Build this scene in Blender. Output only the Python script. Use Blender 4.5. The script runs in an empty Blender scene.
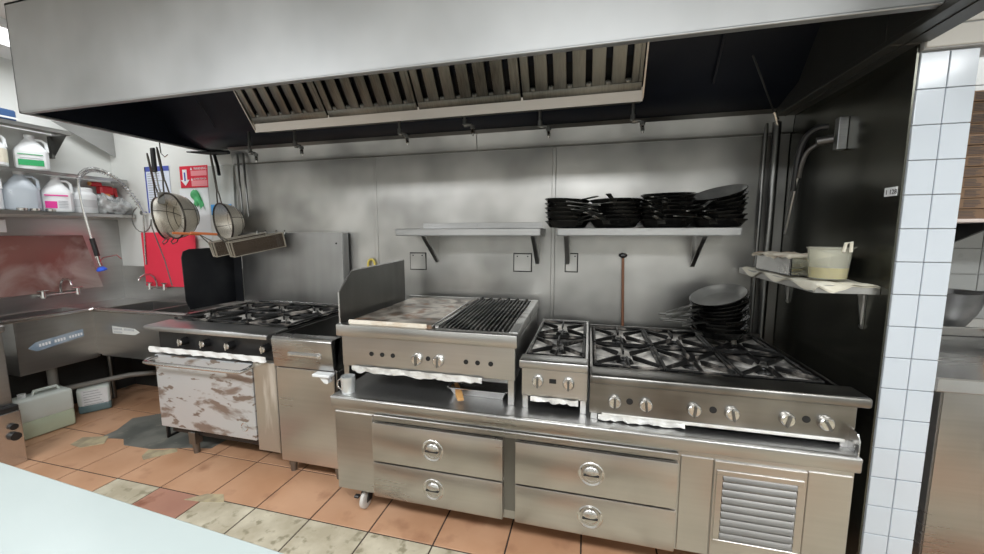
import bpy, bmesh, math, random
from mathutils import Vector, Matrix
random.seed(7)
C = bpy.context.scene.collection
PI = math.pi
V = Vector

# ------------------------------------------------------------------ mesh builder
class MB:
    def __init__(s): s.bm = bmesh.new()
    def _merge(s, b, mi=0, M=None):
        if M is not None: bmesh.ops.transform(b, matrix=M, verts=b.verts)
        vm = {}
        for v in b.verts: vm[v] = s.bm.verts.new(v.co)
        for f in b.faces:
            try:
                nf = s.bm.faces.new([vm[v] for v in f.verts]); nf.material_index = mi
            except ValueError: pass
        b.free(); return s
    def box(s, x0, x1, y0, y1, z0, z1, bev=0, mi=0, M=None, seg=1):
        b = bmesh.new()
        vs = [b.verts.new((x, y, z)) for x in (x0, x1) for y in (y0, y1) for z in (z0, z1)]
        for q in ((0,1,3,2),(4,6,7,5),(0,4,5,1),(2,3,7,6),(0,2,6,4),(1,5,7,3)):
            b.faces.new([vs[i] for i in q])
        if bev: bmesh.ops.bevel(b, geom=b.edges[:], offset=bev, segments=seg, affect='EDGES', profile=.5)
        return s._merge(b, mi, M)
    def prism(s, poly, vec, mi=0, M=None, bev=0):
        b = bmesh.new(); vec = V(vec)
        a = [b.verts.new(V(p)) for p in poly]; c = [b.verts.new(V(p)+vec) for p in poly]
        b.faces.new(a); b.faces.new(c[::-1]); n = len(a)
        for i in range(n): b.faces.new((a[i], c[i], c[(i+1)%n], a[(i+1)%n]))
        if bev: bmesh.ops.bevel(b, geom=b.edges[:], offset=bev, segments=2, affect='EDGES', profile=.5)
        return s._merge(b, mi, M)
    def tube(s, pts, r, seg=8, mi=0, M=None, cap=True, rs=None):
        pts = [V(p) for p in pts]; b = bmesh.new(); rings = []; n = len(pts); up = None
        for i, p in enumerate(pts):
            t = (pts[min(i+1, n-1)]-pts[max(i-1, 0)]).normalized()
            if up is None: up = t.orthogonal().normalized()
            up = (up-t*up.dot(t))
            up = up.normalized() if up.length > 1e-6 else t.orthogonal().normalized()
            w = t.cross(up); rr = rs[i] if rs else r
            rings.append([b.verts.new(p+(up*math.cos(2*PI*k/seg)+w*math.sin(2*PI*k/seg))*rr) for k in range(seg)])
        for i in range(n-1):
            for k in range(seg):
                b.faces.new((rings[i][k], rings[i][(k+1)%seg], rings[i+1][(k+1)%seg], rings[i+1][k]))
        if cap: b.faces.new(rings[0][::-1]); b.faces.new(rings[-1])
        return s._merge(b, mi, M)
    def cyl(s, a, c, r, r2=None, seg=20, mi=0, M=None):
        return s.tube([a, c], r, seg, mi, M, True, [r, r if r2 is None else r2])
    def lathe(s, prof, seg=28, mi=0, M=None, sx=1, sy=1, a0=0):
        b = bmesh.new(); rings = []
        for r, z in prof:
            if r < 1e-6: rings.append([b.verts.new((0, 0, z))]*seg)
            else: rings.append([b.verts.new((r*sx*math.cos(a0+2*PI*k/seg), r*sy*math.sin(a0+2*PI*k/seg), z)) for k in range(seg)])
        for i in range(len(rings)-1):
            for k in range(seg):
                q = [rings[i][k], rings[i][(k+1)%seg], rings[i+1][(k+1)%seg], rings[i+1][k]]; u = []
                for v in q:
                    if v not in u: u.append(v)
                if len(u) > 2:
                    try: b.faces.new(u)
                    except ValueError: pass
        return s._merge(b, mi, M)
    def grid(s, fn, nu, nv, mi=0, close_u=False):
        b = bmesh.new()
        g = [[b.verts.new(fn(i/nu, j/nv)) for j in range(nv+1)] for i in range(nu+1)]
        for i in range(nu):
            for j in range(nv): b.faces.new((g[i][j], g[i+1][j], g[i+1][j+1], g[i][j+1]))
        return s._merge(b, mi)

LOC = {}
def obj(name, mb, mats, parent=None, angle=35, loc=None):
    bm = mb.bm; off = None
    p = parent
    while p is not None and p.name not in LOC: p = p.parent
    off = LOC[p.name] if p is not None else (V(loc) if loc else None)
    if off is not None: bmesh.ops.translate(bm, verts=bm.verts, vec=-off)
    bmesh.ops.recalc_face_normals(bm, faces=bm.faces)
    me = bpy.data.meshes.new(name); bm.to_mesh(me); bm.free()
    for m in (mats if isinstance(mats, (list, tuple)) else [mats]): me.materials.append(m)
    for f in me.polygons: f.use_smooth = True
    me.set_sharp_from_angle(angle=math.radians(angle))
    o = bpy.data.objects.new(name, me); C.objects.link(o)
    if parent is not None: o.parent = parent
    elif off is not None: o.location = off; LOC[o.name] = off
    return o
def thing(name, loc, label, cat, group=None):
    o = bpy.data.objects.new(name, None); C.objects.link(o); o.location = loc
    o.empty_display_size = .05; LOC[o.name] = V(loc)
    return tag(o, label, cat, group)
def tag(o, label, cat, group=None):
    o['label'] = label; o['category'] = cat
    if group: o['group'] = group
    return o
def struct(name, mb, mats):
    o = obj(name, mb, mats); o['kind'] = 'structure'; return o
def copy_tree(o, parent=None):
    c = o.copy(); C.objects.link(c)
    if parent is not None: c.parent = parent
    for ch in list(o.children): copy_tree(ch, c)
    return c
ORD = ['', 'second', 'third', 'fourth', 'fifth', 'sixth', 'seventh', 'eighth', 'ninth', 'tenth', 'eleventh', 'twelfth']

# ------------------------------------------------------------------ materials
def nt(name):
    m = bpy.data.materials.new(name); m.use_nodes = True
    return m, m.node_tree, m.node_tree.nodes['Principled BSDF']
def plain(name, col, rough=.5, metal=0, **kw):
    m, t, b = nt(name)
    b.inputs['Base Color'].default_value = (*col, 1); b.inputs['Roughness'].default_value = rough
    b.inputs['Metallic'].default_value = metal
    for k, v in kw.items(): b.inputs[k.replace('_', ' ')].default_value = v
    n = t.nodes.new('ShaderNodeTexNoise'); n.inputs['Scale'].default_value = 9
    tc = t.nodes.new('ShaderNodeTexCoord'); t.links.new(tc.outputs['Object'], n.inputs['Vector'])
    mr = t.nodes.new('ShaderNodeMapRange'); mr.inputs[3].default_value = max(0, rough-.07); mr.inputs[4].default_value = min(1, rough+.07)
    t.links.new(n.outputs[0], mr.inputs[0]); t.links.new(mr.outputs[0], b.inputs['Roughness'])
    return m
def splotch(name, c1, c2, scale=3, lo=.45, hi=.6, rough=.5, metal=0, rough2=None, stretch=(1,1,1), detail=5, c3=None, lo3=.6, hi3=.7, bump=0.0, metal2=None, dist=0.0):
    m, t, b = nt(name); L = t.links
    tc = t.nodes.new('ShaderNodeTexCoord'); mp = t.nodes.new('ShaderNodeMapping'); mp.inputs['Scale'].default_value = stretch
    L.new(tc.outputs['Object'], mp.inputs[0])
    n = t.nodes.new('ShaderNodeTexNoise'); n.inputs['Scale'].default_value = scale; n.inputs['Detail'].default_value = detail
    n.inputs['Distortion'].default_value = dist
    L.new(mp.outputs[0], n.inputs['Vector'])
    r = t.nodes.new('ShaderNodeMapRange'); r.inputs[1].default_value = lo; r.inputs[2].default_value = hi
    L.new(n.outputs[0], r.inputs[0])
    mx = t.nodes.new('ShaderNodeMix'); mx.data_type = 'RGBA'
    mx.inputs[6].default_value = (*c1, 1); mx.inputs[7].default_value = (*c2, 1)
    L.new(r.outputs[0], mx.inputs[0]); out = mx.outputs[2]
    if c3:
        n3 = t.nodes.new('ShaderNodeTexNoise'); n3.inputs['Scale'].default_value = scale*2.3; n3.inputs['Detail'].default_value = 6
        L.new(mp.outputs[0], n3.inputs['Vector'])
        r3 = t.nodes.new('ShaderNodeMapRange'); r3.inputs[1].default_value = lo3; r3.inputs[2].default_value = hi3
        L.new(n3.outputs[0], r3.inputs[0])
        m3 = t.nodes.new('ShaderNodeMix'); m3.data_type = 'RGBA'; m3.inputs[7].default_value = (*c3, 1)
        L.new(r3.outputs[0], m3.inputs[0]); L.new(out, m3.inputs[6]); out = m3.outputs[2]
    L.new(out, b.inputs['Base Color'])
    b.inputs['Metallic'].default_value = metal; b.inputs['Roughness'].default_value = rough
    if rough2 is not None:
        rr = t.nodes.new('ShaderNodeMapRange'); rr.inputs[3].default_value = rough; rr.inputs[4].default_value = rough2
        L.new(r.outputs[0], rr.inputs[0]); L.new(rr.outputs[0], b.inputs['Roughness'])
    if metal2 is not None:
        rr = t.nodes.new('ShaderNodeMapRange'); rr.inputs[3].default_value = metal; rr.inputs[4].default_value = metal2
        L.new(r.outputs[0], rr.inputs[0]); L.new(rr.outputs[0], b.inputs['Metallic'])
    if bump:
        bp = t.nodes.new('ShaderNodeBump'); bp.inputs['Strength'].default_value = bump; bp.inputs['Distance'].default_value = .004
        L.new(n.outputs[0], bp.inputs['Height']); L.new(bp.outputs[0], b.inputs['Normal'])
    return m
def steel(name, base=.6, rough=.32, brush=(1,1,40), big=1.6, var=.12, tint=(1,1,1), bump=0, wav=.1, warp=4):
    m, t, b = nt(name); L = t.links
    tc = t.nodes.new('ShaderNodeTexCoord')
    n1 = t.nodes.new('ShaderNodeTexNoise'); n1.inputs['Scale'].default_value = big; n1.inputs['Detail'].default_value = 2.5
    L.new(tc.outputs['Object'], n1.inputs['Vector'])
    mp = t.nodes.new('ShaderNodeMapping'); mp.inputs['Scale'].default_value = brush
    L.new(tc.outputs['Object'], mp.inputs[0])
    n2 = t.nodes.new('ShaderNodeTexNoise'); n2.inputs['Scale'].default_value = 6; n2.inputs['Detail'].default_value = 1
    L.new(mp.outputs[0], n2.inputs['Vector'])
    ad = t.nodes.new('ShaderNodeMath'); ad.operation = 'ADD'; L.new(n1.outputs[0], ad.inputs[0])
    ml = t.nodes.new('ShaderNodeMath'); ml.operation = 'MULTIPLY'; ml.inputs[1].default_value = .18
    L.new(n2.outputs[0], ml.inputs[0]); L.new(ml.outputs[0], ad.inputs[1])
    cr = t.nodes.new('ShaderNodeMapRange'); cr.inputs[1].default_value = .35; cr.inputs[2].default_value = .82
    cr.inputs[3].default_value = base-var; cr.inputs[4].default_value = base+var
    L.new(ad.outputs[0], cr.inputs[0])
    cm = t.nodes.new('ShaderNodeVectorMath'); cm.operation = 'SCALE'; cm.inputs[0].default_value = tint
    L.new(cr.outputs[0], cm.inputs['Scale']); L.new(cm.outputs[0], b.inputs['Base Color'])
    b.inputs['Metallic'].default_value = 1
    rr = t.nodes.new('ShaderNodeMapRange'); rr.inputs[1].default_value = .35; rr.inputs[2].default_value = 1
    rr.inputs[3].default_value = rough-wav; rr.inputs[4].default_value = rough+wav
    L.new(ad.outputs[0], rr.inputs[0]); L.new(rr.outputs[0], b.inputs['Roughness'])
    bp = t.nodes.new('ShaderNodeBump'); bp.inputs['Strength'].default_value = bump*1.6; bp.inputs['Distance'].default_value = .003
    n4 = t.nodes.new('ShaderNodeTexNoise'); n4.inputs['Scale'].default_value = big*1.7; n4.inputs['Detail'].default_value = .6
    L.new(tc.outputs['Object'], n4.inputs['Vector'])
    m4 = t.nodes.new('ShaderNodeMath'); m4.operation = 'MULTIPLY_ADD'; m4.inputs[1].default_value = warp
    L.new(n4.outputs[0], m4.inputs[0]); m4.inputs[2].default_value = 0
    if bump > .001: L.new(m4.outputs[0], bp.inputs['Height']); L.new(bp.outputs[0], b.inputs['Normal'])
    return m
def emis(name, col, st):
    m, t, b = nt(name); b.inputs['Emission Color'].default_value = (*col, 1); b.inputs['Emission Strength'].default_value = st
    b.inputs['Base Color'].default_value = (.9,.9,.9,1); return m

ST = steel('brushed_steel', .48, .31, (.3,.3,12), var=.10, wav=.05, tint=(1,.985,.96))
ST_B = steel('bright_steel', .66, .27, (.3,10,10), var=.06, wav=.04)
ST_H = steel('hood_steel', .49, .58, (1.5,1.5,1), big=1.7, var=.09, tint=(.98,1,1.01), bump=0)
ST_W = steel('wall_steel', .42, .37, (1,1,1), big=1.9, var=.17, tint=(1,.985,.95), bump=0, wav=.07)
ST_D = steel('dull_dark_steel', .22, .38, (3,3,.5), var=.06, tint=(1,1,.97))
ST_SH = steel('shelf_steel', .42, .34, (2,1,6), var=.07, wav=.05)
ST_R = steel('smoky_range_steel', .25, .34, (.5,.5,6), big=4, var=.10, wav=.06, tint=(1,.97,.92))
ST_S = steel('sink_steel', .52, .34, (.4,.4,8), var=.1, wav=.05, tint=(1,.99,.97))
ST_F = steel('filter_steel', .17, .38, (20,4,1), var=.12, tint=(1,1,.92))
ST_T = steel('worn_table_steel', .58, .40, (6,.5,.5), var=.12, wav=.06)
ST_WARM = steel('door_steel', .52, .31, (.3,.3,10), var=.08, wav=.05, tint=(1,.955,.91))
SOOT = splotch('sooty_wing_steel', (.035,.036,.03), (.085,.085,.07), 1.5, .4, .65, rough=.24, metal=.8, stretch=(1,1,.5))
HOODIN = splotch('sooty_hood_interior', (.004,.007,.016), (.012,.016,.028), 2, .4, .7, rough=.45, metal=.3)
CHROME = plain('chrome', (.66,.65,.63), .24, 1)
BLACK = plain('black_plastic', (.012,.012,.013), .4)
IRON = splotch('highlit_burnt_iron', (.008,.008,.008), (.34,.31,.28), 9, .55, .70, rough=.4, metal=.25, rough2=.5, metal2=.4)  # burnt black iron; pale blotches put highlights into the colour
IRONB = splotch('drip_bowl_with_glints', (.03,.03,.03), (.88,.85,.80), 7, .38, .54, rough=.3, metal=.3, rough2=.4, metal2=.45)  # pale blotches paint the bowls' leaf-shaped reflections into the colour
COALS = plain('black_cavity', (.006,.006,.006), .7)
PAN = splotch('seasoned_pan', (.012,.012,.012), (.055,.053,.048), 6, .45, .75, rough=.20, metal=.6, rough2=.4)
PANIN = splotch('worn_pan_inside', (.24,.24,.23), (.42,.42,.40), 5, .4, .7, rough=.28, metal=.6)
PANBR = splotch('brown_pan_inside', (.05,.035,.02), (.18,.11,.06), 8, .4, .7, rough=.35, metal=.6)
WHITE = plain('white_plastic', (.80,.82,.83), .45)
WALLW = splotch('painted_wall', (.70,.71,.68), (.78,.79,.77), 2, .3, .7, rough=.6)
CEILM = plain('ceiling_paint', (.80,.80,.78), .7)
FOIL = splotch('crumpled_foil', (.82,.82,.80), (.62,.60,.56), 14, .4, .7, rough=.35, metal=.35, bump=.9)
GREASE = splotch('stained_griddle', (.62,.57,.50), (.10,.075,.055), 4.2, .46, .62, rough=.38, metal=.35, c3=(.30,.17,.10), lo3=.54, hi3=.66, dist=1.2)
GRCREAM = splotch('scorched_griddle_edge', (.78,.72,.62), (.5,.35,.22), 9, .5, .75, rough=.5)
DOORM = splotch('peeling_oven_door', (.58,.60,.62), (.27,.215,.185), 3.4, .54, .60, rough=.36, metal=.45, c3=(.25,.20,.17), lo3=.58, hi3=.62, stretch=(1,1,2.6), dist=.3, detail=9)
STREAK = splotch('greasy_side_panel', (.46,.42,.36), (.7,.68,.64), 7, .55, .7, rough=.35, metal=.7, stretch=(2,2,.3))
TERRA = splotch('terracotta_tile', (.47,.255,.145), (.58,.345,.215), 2.6, .35, .7, rough=.42, rough2=.55, c3=(.37,.19,.11), lo3=.58, hi3=.75)
TERRA2 = splotch('red_brown_tile', (.35,.17,.12), (.44,.23,.16), 3, .35, .7, rough=.42, c3=(.25,.10,.06), lo3=.6, hi3=.7)
BEIGE = splotch('beige_stone_tile', (.42,.37,.27), (.60,.55,.43), 7, .38, .66, rough=.5, c3=(.28,.25,.17), lo3=.56, hi3=.66, bump=.3)
GROUT = plain('dark_grout', (.05,.035,.028), .8)
SLATE = splotch('dark_worn_slate', (.11,.115,.105), (.19,.19,.17), 5, .4, .6, rough=.35, c3=(.22,.21,.18), lo3=.62, hi3=.68)
MORTAR = splotch('crumbled_mortar', (.45,.38,.24), (.30,.25,.17), 12, .4, .6, rough=.8)
TILEW = plain('white_glazed_tile', (.58,.635,.70), .16)
TILEG = plain('grey_wall_tile', (.42,.43,.42), .3)
GROUTL = plain('light_grout', (.42,.42,.42), .8)
REDB = plain('red_cutting_board_plastic', (.90,.045,.09), .5)
REDW = splotch('scoured_red_board', (.24,.10,.085), (.50,.43,.40), 2.3, .44, .66, rough=.35, metal=.1, c3=(.19,.07,.06), lo3=.58, hi3=.72, dist=.7)
PINKST = splotch('reddish_steel', (.25,.11,.10), (.36,.28,.27), 1.8, .4, .7, rough=.3, metal=.8)
PAPER = plain('white_paper', (.82,.84,.86), .7)
PINKP = plain('pale_red_print', (.86,.30,.33), .6)
SIGNR = plain('sign_red', (.70,.01,.04), .45)
BLUEP = plain('blue_print', (.07,.10,.42), .6)
GREYP = plain('grey_print', (.45,.47,.5), .7)
DARKP = plain('dark_print', (.05,.05,.06), .6)
BLUEST = splotch('blue_sticker', (.22,.30,.40), (.35,.42,.5), 12, .4, .6, rough=.5)
SILVST = plain('silver_sticker', (.72,.74,.72), .4)
GREEN = plain('green_label', (.02,.36,.12), .5)
PINK = plain('magenta_label', (.80,.03,.32), .5)
YEL = plain('yellow_label', (.85,.48,.06), .5)
CLEAR = plain('cloudy_plastic', (.62,.68,.74), .3, Transmission_Weight=.35, IOR=1.35)
BAGM = splotch('grey_plastic_bag', (.30,.31,.31), (.66,.68,.68), 12, .4, .65, rough=.18, bump=1.0)
REDSP = plain('red_plastic', (.62,.02,.03), .35)
BLUEN = plain('blue_nozzle', (.03,.12,.75), .35)
BLUED = plain('dark_blue_plastic', (.03,.08,.2), .35)
WIREM = plain('dark_wire', (.10,.09,.08), .35, .9)
def meshmat(name, col, lo=.7):
    m, t, b = nt(name); L = t.links
    b.inputs['Base Color'].default_value = (*col, 1); b.inputs['Metallic'].default_value = .6; b.inputs['Roughness'].default_value = .45
    tc = t.nodes.new('ShaderNodeTexCoord'); w = t.nodes.new('ShaderNodeTexChecker'); w.inputs['Scale'].default_value = 260
    L.new(tc.outputs['Object'], w.inputs['Vector'])
    mr = t.nodes.new('ShaderNodeMapRange'); mr.inputs[3].default_value = lo; mr.inputs[4].default_value = 1
    L.new(w.outputs['Fac'], mr.inputs[0]); L.new(mr.outputs[0], b.inputs['Alpha'])
    return m
MESHM = meshmat('strainer_wire_mesh', (.62,.58,.50))
MESHB = meshmat('basket_wire_mesh', (.13,.10,.075), .25)
COPPER = plain('orange_sleeve', (.72,.22,.08), .4)
WOOD = splotch('worn_wood', (.45,.22,.07), (.62,.36,.14), 9, .4, .7, rough=.5, stretch=(1,1,.2))
BROD = plain('brown_rod', (.22,.10,.055), .4, .3)
RUBBER = plain('pale_rubber', (.55,.53,.50), .5)
TOWEL = splotch('cream_towel', (.80,.77,.66), (.70,.66,.54), 10, .4, .7, rough=.9, bump=.5)
PITCH = plain('cloudy_pitcher_plastic', (.88,.88,.78), .2, Transmission_Weight=.75, IOR=1.15)
OIL = plain('yellow_oil', (.46,.38,.09), .12)
CARD = splotch('cardboard', (.22,.135,.08), (.27,.175,.115), 6, .4, .7, rough=.75)
JERRY = plain('translucent_jerrycan', (.82,.88,.84), .35, Transmission_Weight=.25, IOR=1.3)
JLIQ = plain('green_liquid', (.52,.60,.46), .2)
JLIQ2 = plain('blue_grey_liquid', (.14,.22,.24), .2)
TABLEW = splotch('white_table_top', (.42,.475,.47), (.39,.445,.44), 3, .3, .7, rough=.28)
YPL = plain('yellow_plastic', (.75,.6,.12), .4)
REDHOT = plain('red_heat_glow', (.9,.3,.2), .5)
ORANGEM = plain('orange_plastic_and_reflection', (.85,.38,.12), .5)  # trigger plastic, and the orange reflection painted on the right-hand tray

# ------------------------------------------------------------------ room
XL, XR, YB, ZC = -4.42, 3.3, -5.2, 2.86
fl = MB()
fl.box(XL, XR, YB, .25, -.06, -.004, mi=0)
tw, gap = .35, .004
def tilecol(x, y):
    if y > -1.1: return 1
    if y < -1.16-.36: return random.choice([1, 3, 3])
    if x > -2.1: return 3
    if x > -2.45: return 2
    if x > -2.8: return 3
    return 1
for i in range(-7, 14):
    for j in range(-5, 12):
        x0 = -1.05+tw*(i-3); y1 = -1.14-tw*(j-4)+tw
        x1, y0 = x0+tw, y1-tw
        if x1 > XR or x0 < XL-.3 or y1 > .3 or y0 < YB: continue
        cx, cy = (x0+x1)/2, (y0+y1)/2
        fl.box(max(x0, XL)+gap, x1-gap, y0+gap, min(y1, .24)-gap, -.005, 0, .0015, tilecol(cx, cy))
patch = [(-3.49,-.83),(-3.3,-.80),(-3.2,-.86),(-2.95,-.85),(-2.80,-.80),(-2.70,-.77),(-2.55,-.74),(-2.55,-.50),(-2.9,-.44),(-3.45,-.42),(-3.60,-.55),(-3.50,-.72)]
fl.prism([(x, y, .0) for x, y in patch], (0, 0, .002), 4)
for pl in ([(-2.96,-.86),(-2.86,-.84),(-2.78,-.80),(-2.74,-.83),(-2.80,-.90),(-2.86,-.96),(-2.92,-.93)],
           [(-2.12,-1.12),(-2.02,-1.10),(-1.96,-1.15),(-2.10,-1.18),(-2.2,-1.19)],
           [(-3.62,-.86),(-3.45,-.80),(-3.36,-.88),(-3.46,-.96),(-3.58,-.95)]):
    fl.prism([(x, y, 0) for x, y in pl], (0, 0, .0025), 5)
struct('floor', fl, [GROUT, TERRA, TERRA2, BEIGE, SLATE, MORTAR])
w = MB(); w.box(XL, 1.145, 0, .14, 0, ZC); struct('wall_back', w, WALLW)
w = MB(); w.box(XL-.12, XL, YB, .14, 0, ZC); struct('wall_left', w, WALLW)
w = MB(); w.box(XL-.12, XR+.12, YB-.12, YB, 0, ZC); struct('wall_front', w, WALLW)
w = MB(); w.box(XR, XR+.12, YB, .35, 0, ZC); struct('wall_right', w, WALLW)
w = MB(); w.box(XL-.12, XR+.12, YB-.12, .35, ZC, ZC+.1); struct('ceiling', w, CEILM)
# tiled back wall of the room on the right
w = MB(); w.box(1.32, XR, .21, .3, 0, ZC, mi=0)
for i in range(13):
    for j in range(17):
        x0 = 1.33+i*.155; z0 = .02+j*.155
        if x0+.15 < XR: w.box(x0, x0+.151, .2, .215, z0, z0+.151, .002, 1)
struct('wall_alcove', w, [GROUTL, TILEG])
# wing wall between the cook line and the right-hand area: sooty steel on its left, white tile on its end
w = MB()
w.box(1.144, 1.318, -.893, .2, 0, ZC, mi=0)
w.box(1.138, 1.145, -.9, 0, 0, 2.2, mi=1)
zt = [2.155]+[2.027-.1265*k for k in range(17)]
for k in range(len(zt)-1):
    for x0, x1 in ((1.150, 1.233), (1.236, 1.318)):
        w.box(x0, x1, -.903, -.89, max(0.002, zt[k+1]+.0015), zt[k]-.0015, .0015, 2)
struct('wall_wing', w, [GROUTL, SOOT, TILEW])
w = MB(); w.box(1.148, XR, -.915, -.80, 2.16, ZC, mi=0)   # painted brick lintel over the opening
for r in range(9):
    for k in range(-1, 10):
        x0 = 1.15+k*.21+(r % 2)*.105; z0 = 2.165+r*.076
        a, b_ = max(x0, 1.15), min(x0+.203, XR)
        if b_-a > .02 and z0+.07 < ZC: w.box(a, b_, -.922, -.91, z0, z0+.07, .002, 1)
struct('wall_lintel', w, [GROUTL, plain('painted_brick', (.66,.64,.60), .6)])
w = MB(); w.box(XL, -2.9, -.006, 0, 0, .56); struct('shade_dirt_back', w, plain('shade_and_dirt', (.03,.03,.028), .6))  # added dark sheet: shade and dirt under the sink put into its colour
w = MB(); w.box(XL, XL+.006, -1.9, -.006, 0, .56); struct('shade_dirt_left', w, plain('shade_and_dirt', (.03,.03,.028), .6))  # second added sheet, same painted shade and dirt along the left wall
# steel cladding panels on the back wall
xs = [-2.95, -1.62, -.245, 1.138]
for i in range(3):
    w = MB(); w.box(xs[i]+.004, xs[i+1]-.004, -.012, 0, .3, 2.085, .001)
    struct('trim_%d' % (i+1), w, ST_W)
w = MB()
for x in (-1.62, -.245):
    w.box(x-.014, x+.014, -.018, 0, .3, 2.085, .003)
    for k in range(9): w.cyl((x-.006+.012*(k % 2), -.021, .45+.2*k), (x-.006+.012*(k % 2), -.017, .45+.2*k), .006, seg=8)
struct('trim_4', w, ST_W)
w = MB()
for a, b_ in ((-2.95, -.79), (-.785, 1.136)):
    w.prism([(a, 0, 2.09), (a, -.035, 2.095), (a, -.035, 2.125), (a, -.05, 2.20), (a, -.075, 2.22), (a, 0, 2.22)], (b_-a, 0, 0))
struct('trim_5', w, ST_W)
w = MB()
w.cyl((1.05, -.045, 0), (1.05, -.045, 2.15), .022); w.cyl((1.0, -.03, 0), (1.0, -.03, 2.15), .012)
tag(obj('gas_pipe', w, ST_D), 'dark vertical steel pipes in the corner beside the sooty side wall', 'pipe')

# ------------------------------------------------------------------ exhaust hood
HX0, HX1, HY, HZ, HT = -3.21, 1.145, -1.157, 2.206, 2.79
hd = thing('exhaust_hood', (-1.0, -.6, 2.2), 'huge stainless steel exhaust hood hanging over the whole cook line', 'range hood')
m = MB()
m.box(HX0, HX1-.116, HY, HY+.006, HZ, HT); m.box(HX0, HX1-.116, HY, HY+.03, HZ-.006, HZ+.004, .002)
m.box(HX0, HX1, HY, 0, HT-.01, HT)
obj('front_panel', m, ST_H, hd)
m = MB(); m.box(HX0, HX1-.135, HY+.006, HY+.045, HZ+.004, HZ+.035, .003); obj('drip_lip', m, ST_D, hd)
m = MB(); m.box(HX0, HX0+.006, HY, 0, HZ, HT-.01); m.box(HX0, HX0+.022, HY, 0, HZ-.006, HZ+.006, .002); obj('end_panel', m, ST_H, hd)
m = MB(); m.box(HX1-.115, HX1+.015, -1.62, -.916, 2.184, HT-.012, .003); m.box(HX1-.115, HX1-.002, -.916, -.001, 2.184, HT-.012, .003); m.box(HX1-.118, HX1-.105, -1.62, -.002, 2.178, 2.20, .002); m.box(HX1-.06, HX1-.055, -1.62, -.002, 2.180, 2.19, .001); obj('end_panel', m, plain('grimy_end_panel', (.10,.10,.095), .4, .7), hd)
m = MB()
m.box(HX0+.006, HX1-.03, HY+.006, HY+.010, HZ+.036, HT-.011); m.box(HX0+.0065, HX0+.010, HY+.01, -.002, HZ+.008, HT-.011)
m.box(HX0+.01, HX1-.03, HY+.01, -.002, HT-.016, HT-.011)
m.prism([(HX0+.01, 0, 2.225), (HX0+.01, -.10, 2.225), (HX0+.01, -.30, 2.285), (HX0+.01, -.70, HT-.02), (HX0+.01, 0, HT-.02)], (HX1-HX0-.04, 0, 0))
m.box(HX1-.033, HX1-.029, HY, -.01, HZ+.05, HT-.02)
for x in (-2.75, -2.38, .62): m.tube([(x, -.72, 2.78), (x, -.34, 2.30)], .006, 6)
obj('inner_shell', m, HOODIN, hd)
FX0, FX1 = -2.36, .262
m = MB()
m.prism([(FX0-.01, -.376, 2.304), (FX0-.01, -.350, 2.236), (FX0-.01, -.343, 2.238), (FX0-.01, -.369, 2.306)], (FX1-FX0+.014, 0, 0))
m.prism([(FX0-.01, -.36, 2.25), (FX0-.01, -.70, 2.75), (FX0-.01, -.69, 2.75), (FX0-.01, -.335, 2.25)], (.008, 0, 0))
m.prism([(FX1, -.36, 2.25), (FX1, -.70, 2.75), (FX1, -.69, 2.75), (FX1, -.335, 2.25)], (.008, 0, 0))
tr_ = obj('grease_trough', m, steel('trough_steel', .58, .40, (1,20,20), var=.07, tint=(1,.93,.86)), hd)
m = MB(); m.prism([(FX0-.008, -.345, 2.240), (FX0-.008, -.345, 2.244), (FX0-.008, -.12, 2.29), (FX0-.008, -.12, 2.285)], (FX1-FX0+.010, 0, 0)); obj('trough_underside', m, ST_D, tr_)
fx = [FX0, -1.735, -1.075, -.408, FX1]
d = V((0, -.34, .46)).normalized(); nrm = V((0, -d.z, d.y)).normalized()
if nrm.y > 0: nrm = -nrm
nrm = V((0, -d.z, -abs(d.y)))   # faces the cook
nrm = V((0, -.46, -.34)).normalized()
for i in range(4):
    a, b_ = fx[i]+.006, fx[i+1]-.006; W = b_-a
    o0 = V((a, -.355, 2.300))
    def P(u, v, h): return o0+V((u, 0, 0))+d*v+nrm*h
    def slab(mb, u0, u1, v0, v1, h0, h1):
        mb.prism([P(u0,v0,h0), P(u1,v0,h0), P(u1,v1,h0), P(u0,v1,h0)], nrm*(h1-h0), bev=.003)
    f = MB(); H = .5; L0 = .045
    slab(f, 0, W, 0, L0, .0, .022); slab(f, 0, W, H-.04, H, .0, .022); slab(f, 0, .045, L0, H-.04, 0, .022); slab(f, W-.02, W, L0, H-.04, 0, .022)
    ns = 6; pit = (W-.03)/ns; sl = .034
    for k in range(ns):
        u = .045+pit*k; 
        if k < ns-1: slab(f, u+sl, u+pit, L0, H-.04, .0, .024)
        else: slab(f, u+sl, W-.02, L0, H-.04, .0, .022)
    fo = obj('grease_filter', f, ST_F, hd)
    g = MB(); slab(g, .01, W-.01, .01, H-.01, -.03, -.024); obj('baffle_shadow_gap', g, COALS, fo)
    for k in range(ns):
        g = MB(); u = .045+pit*k+sl/2; c0 = P(u, L0+.004, .012)
        g.lathe([(0, .010), (.012, .008), (sl*.62, 0), (sl*.5, -.006)], 14, M=Matrix.Translation(c0) @ nrm.to_track_quat('Z', 'Y').to_matrix().to_4x4())
        obj('slot_lip', g, ST_F, fo)
# triangular gusset at the corner
m = MB(); m.prism([(-4.345, -.005, 2.46), (-4.345, -.43, 2.44), (-4.345, -.005, 2.22)], (.006, 0, 0))
tag(obj('gusset_plate', m, ST_SH), 'large pale triangular steel gusset on the white wall in the far left corner', 'bracket')

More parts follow.
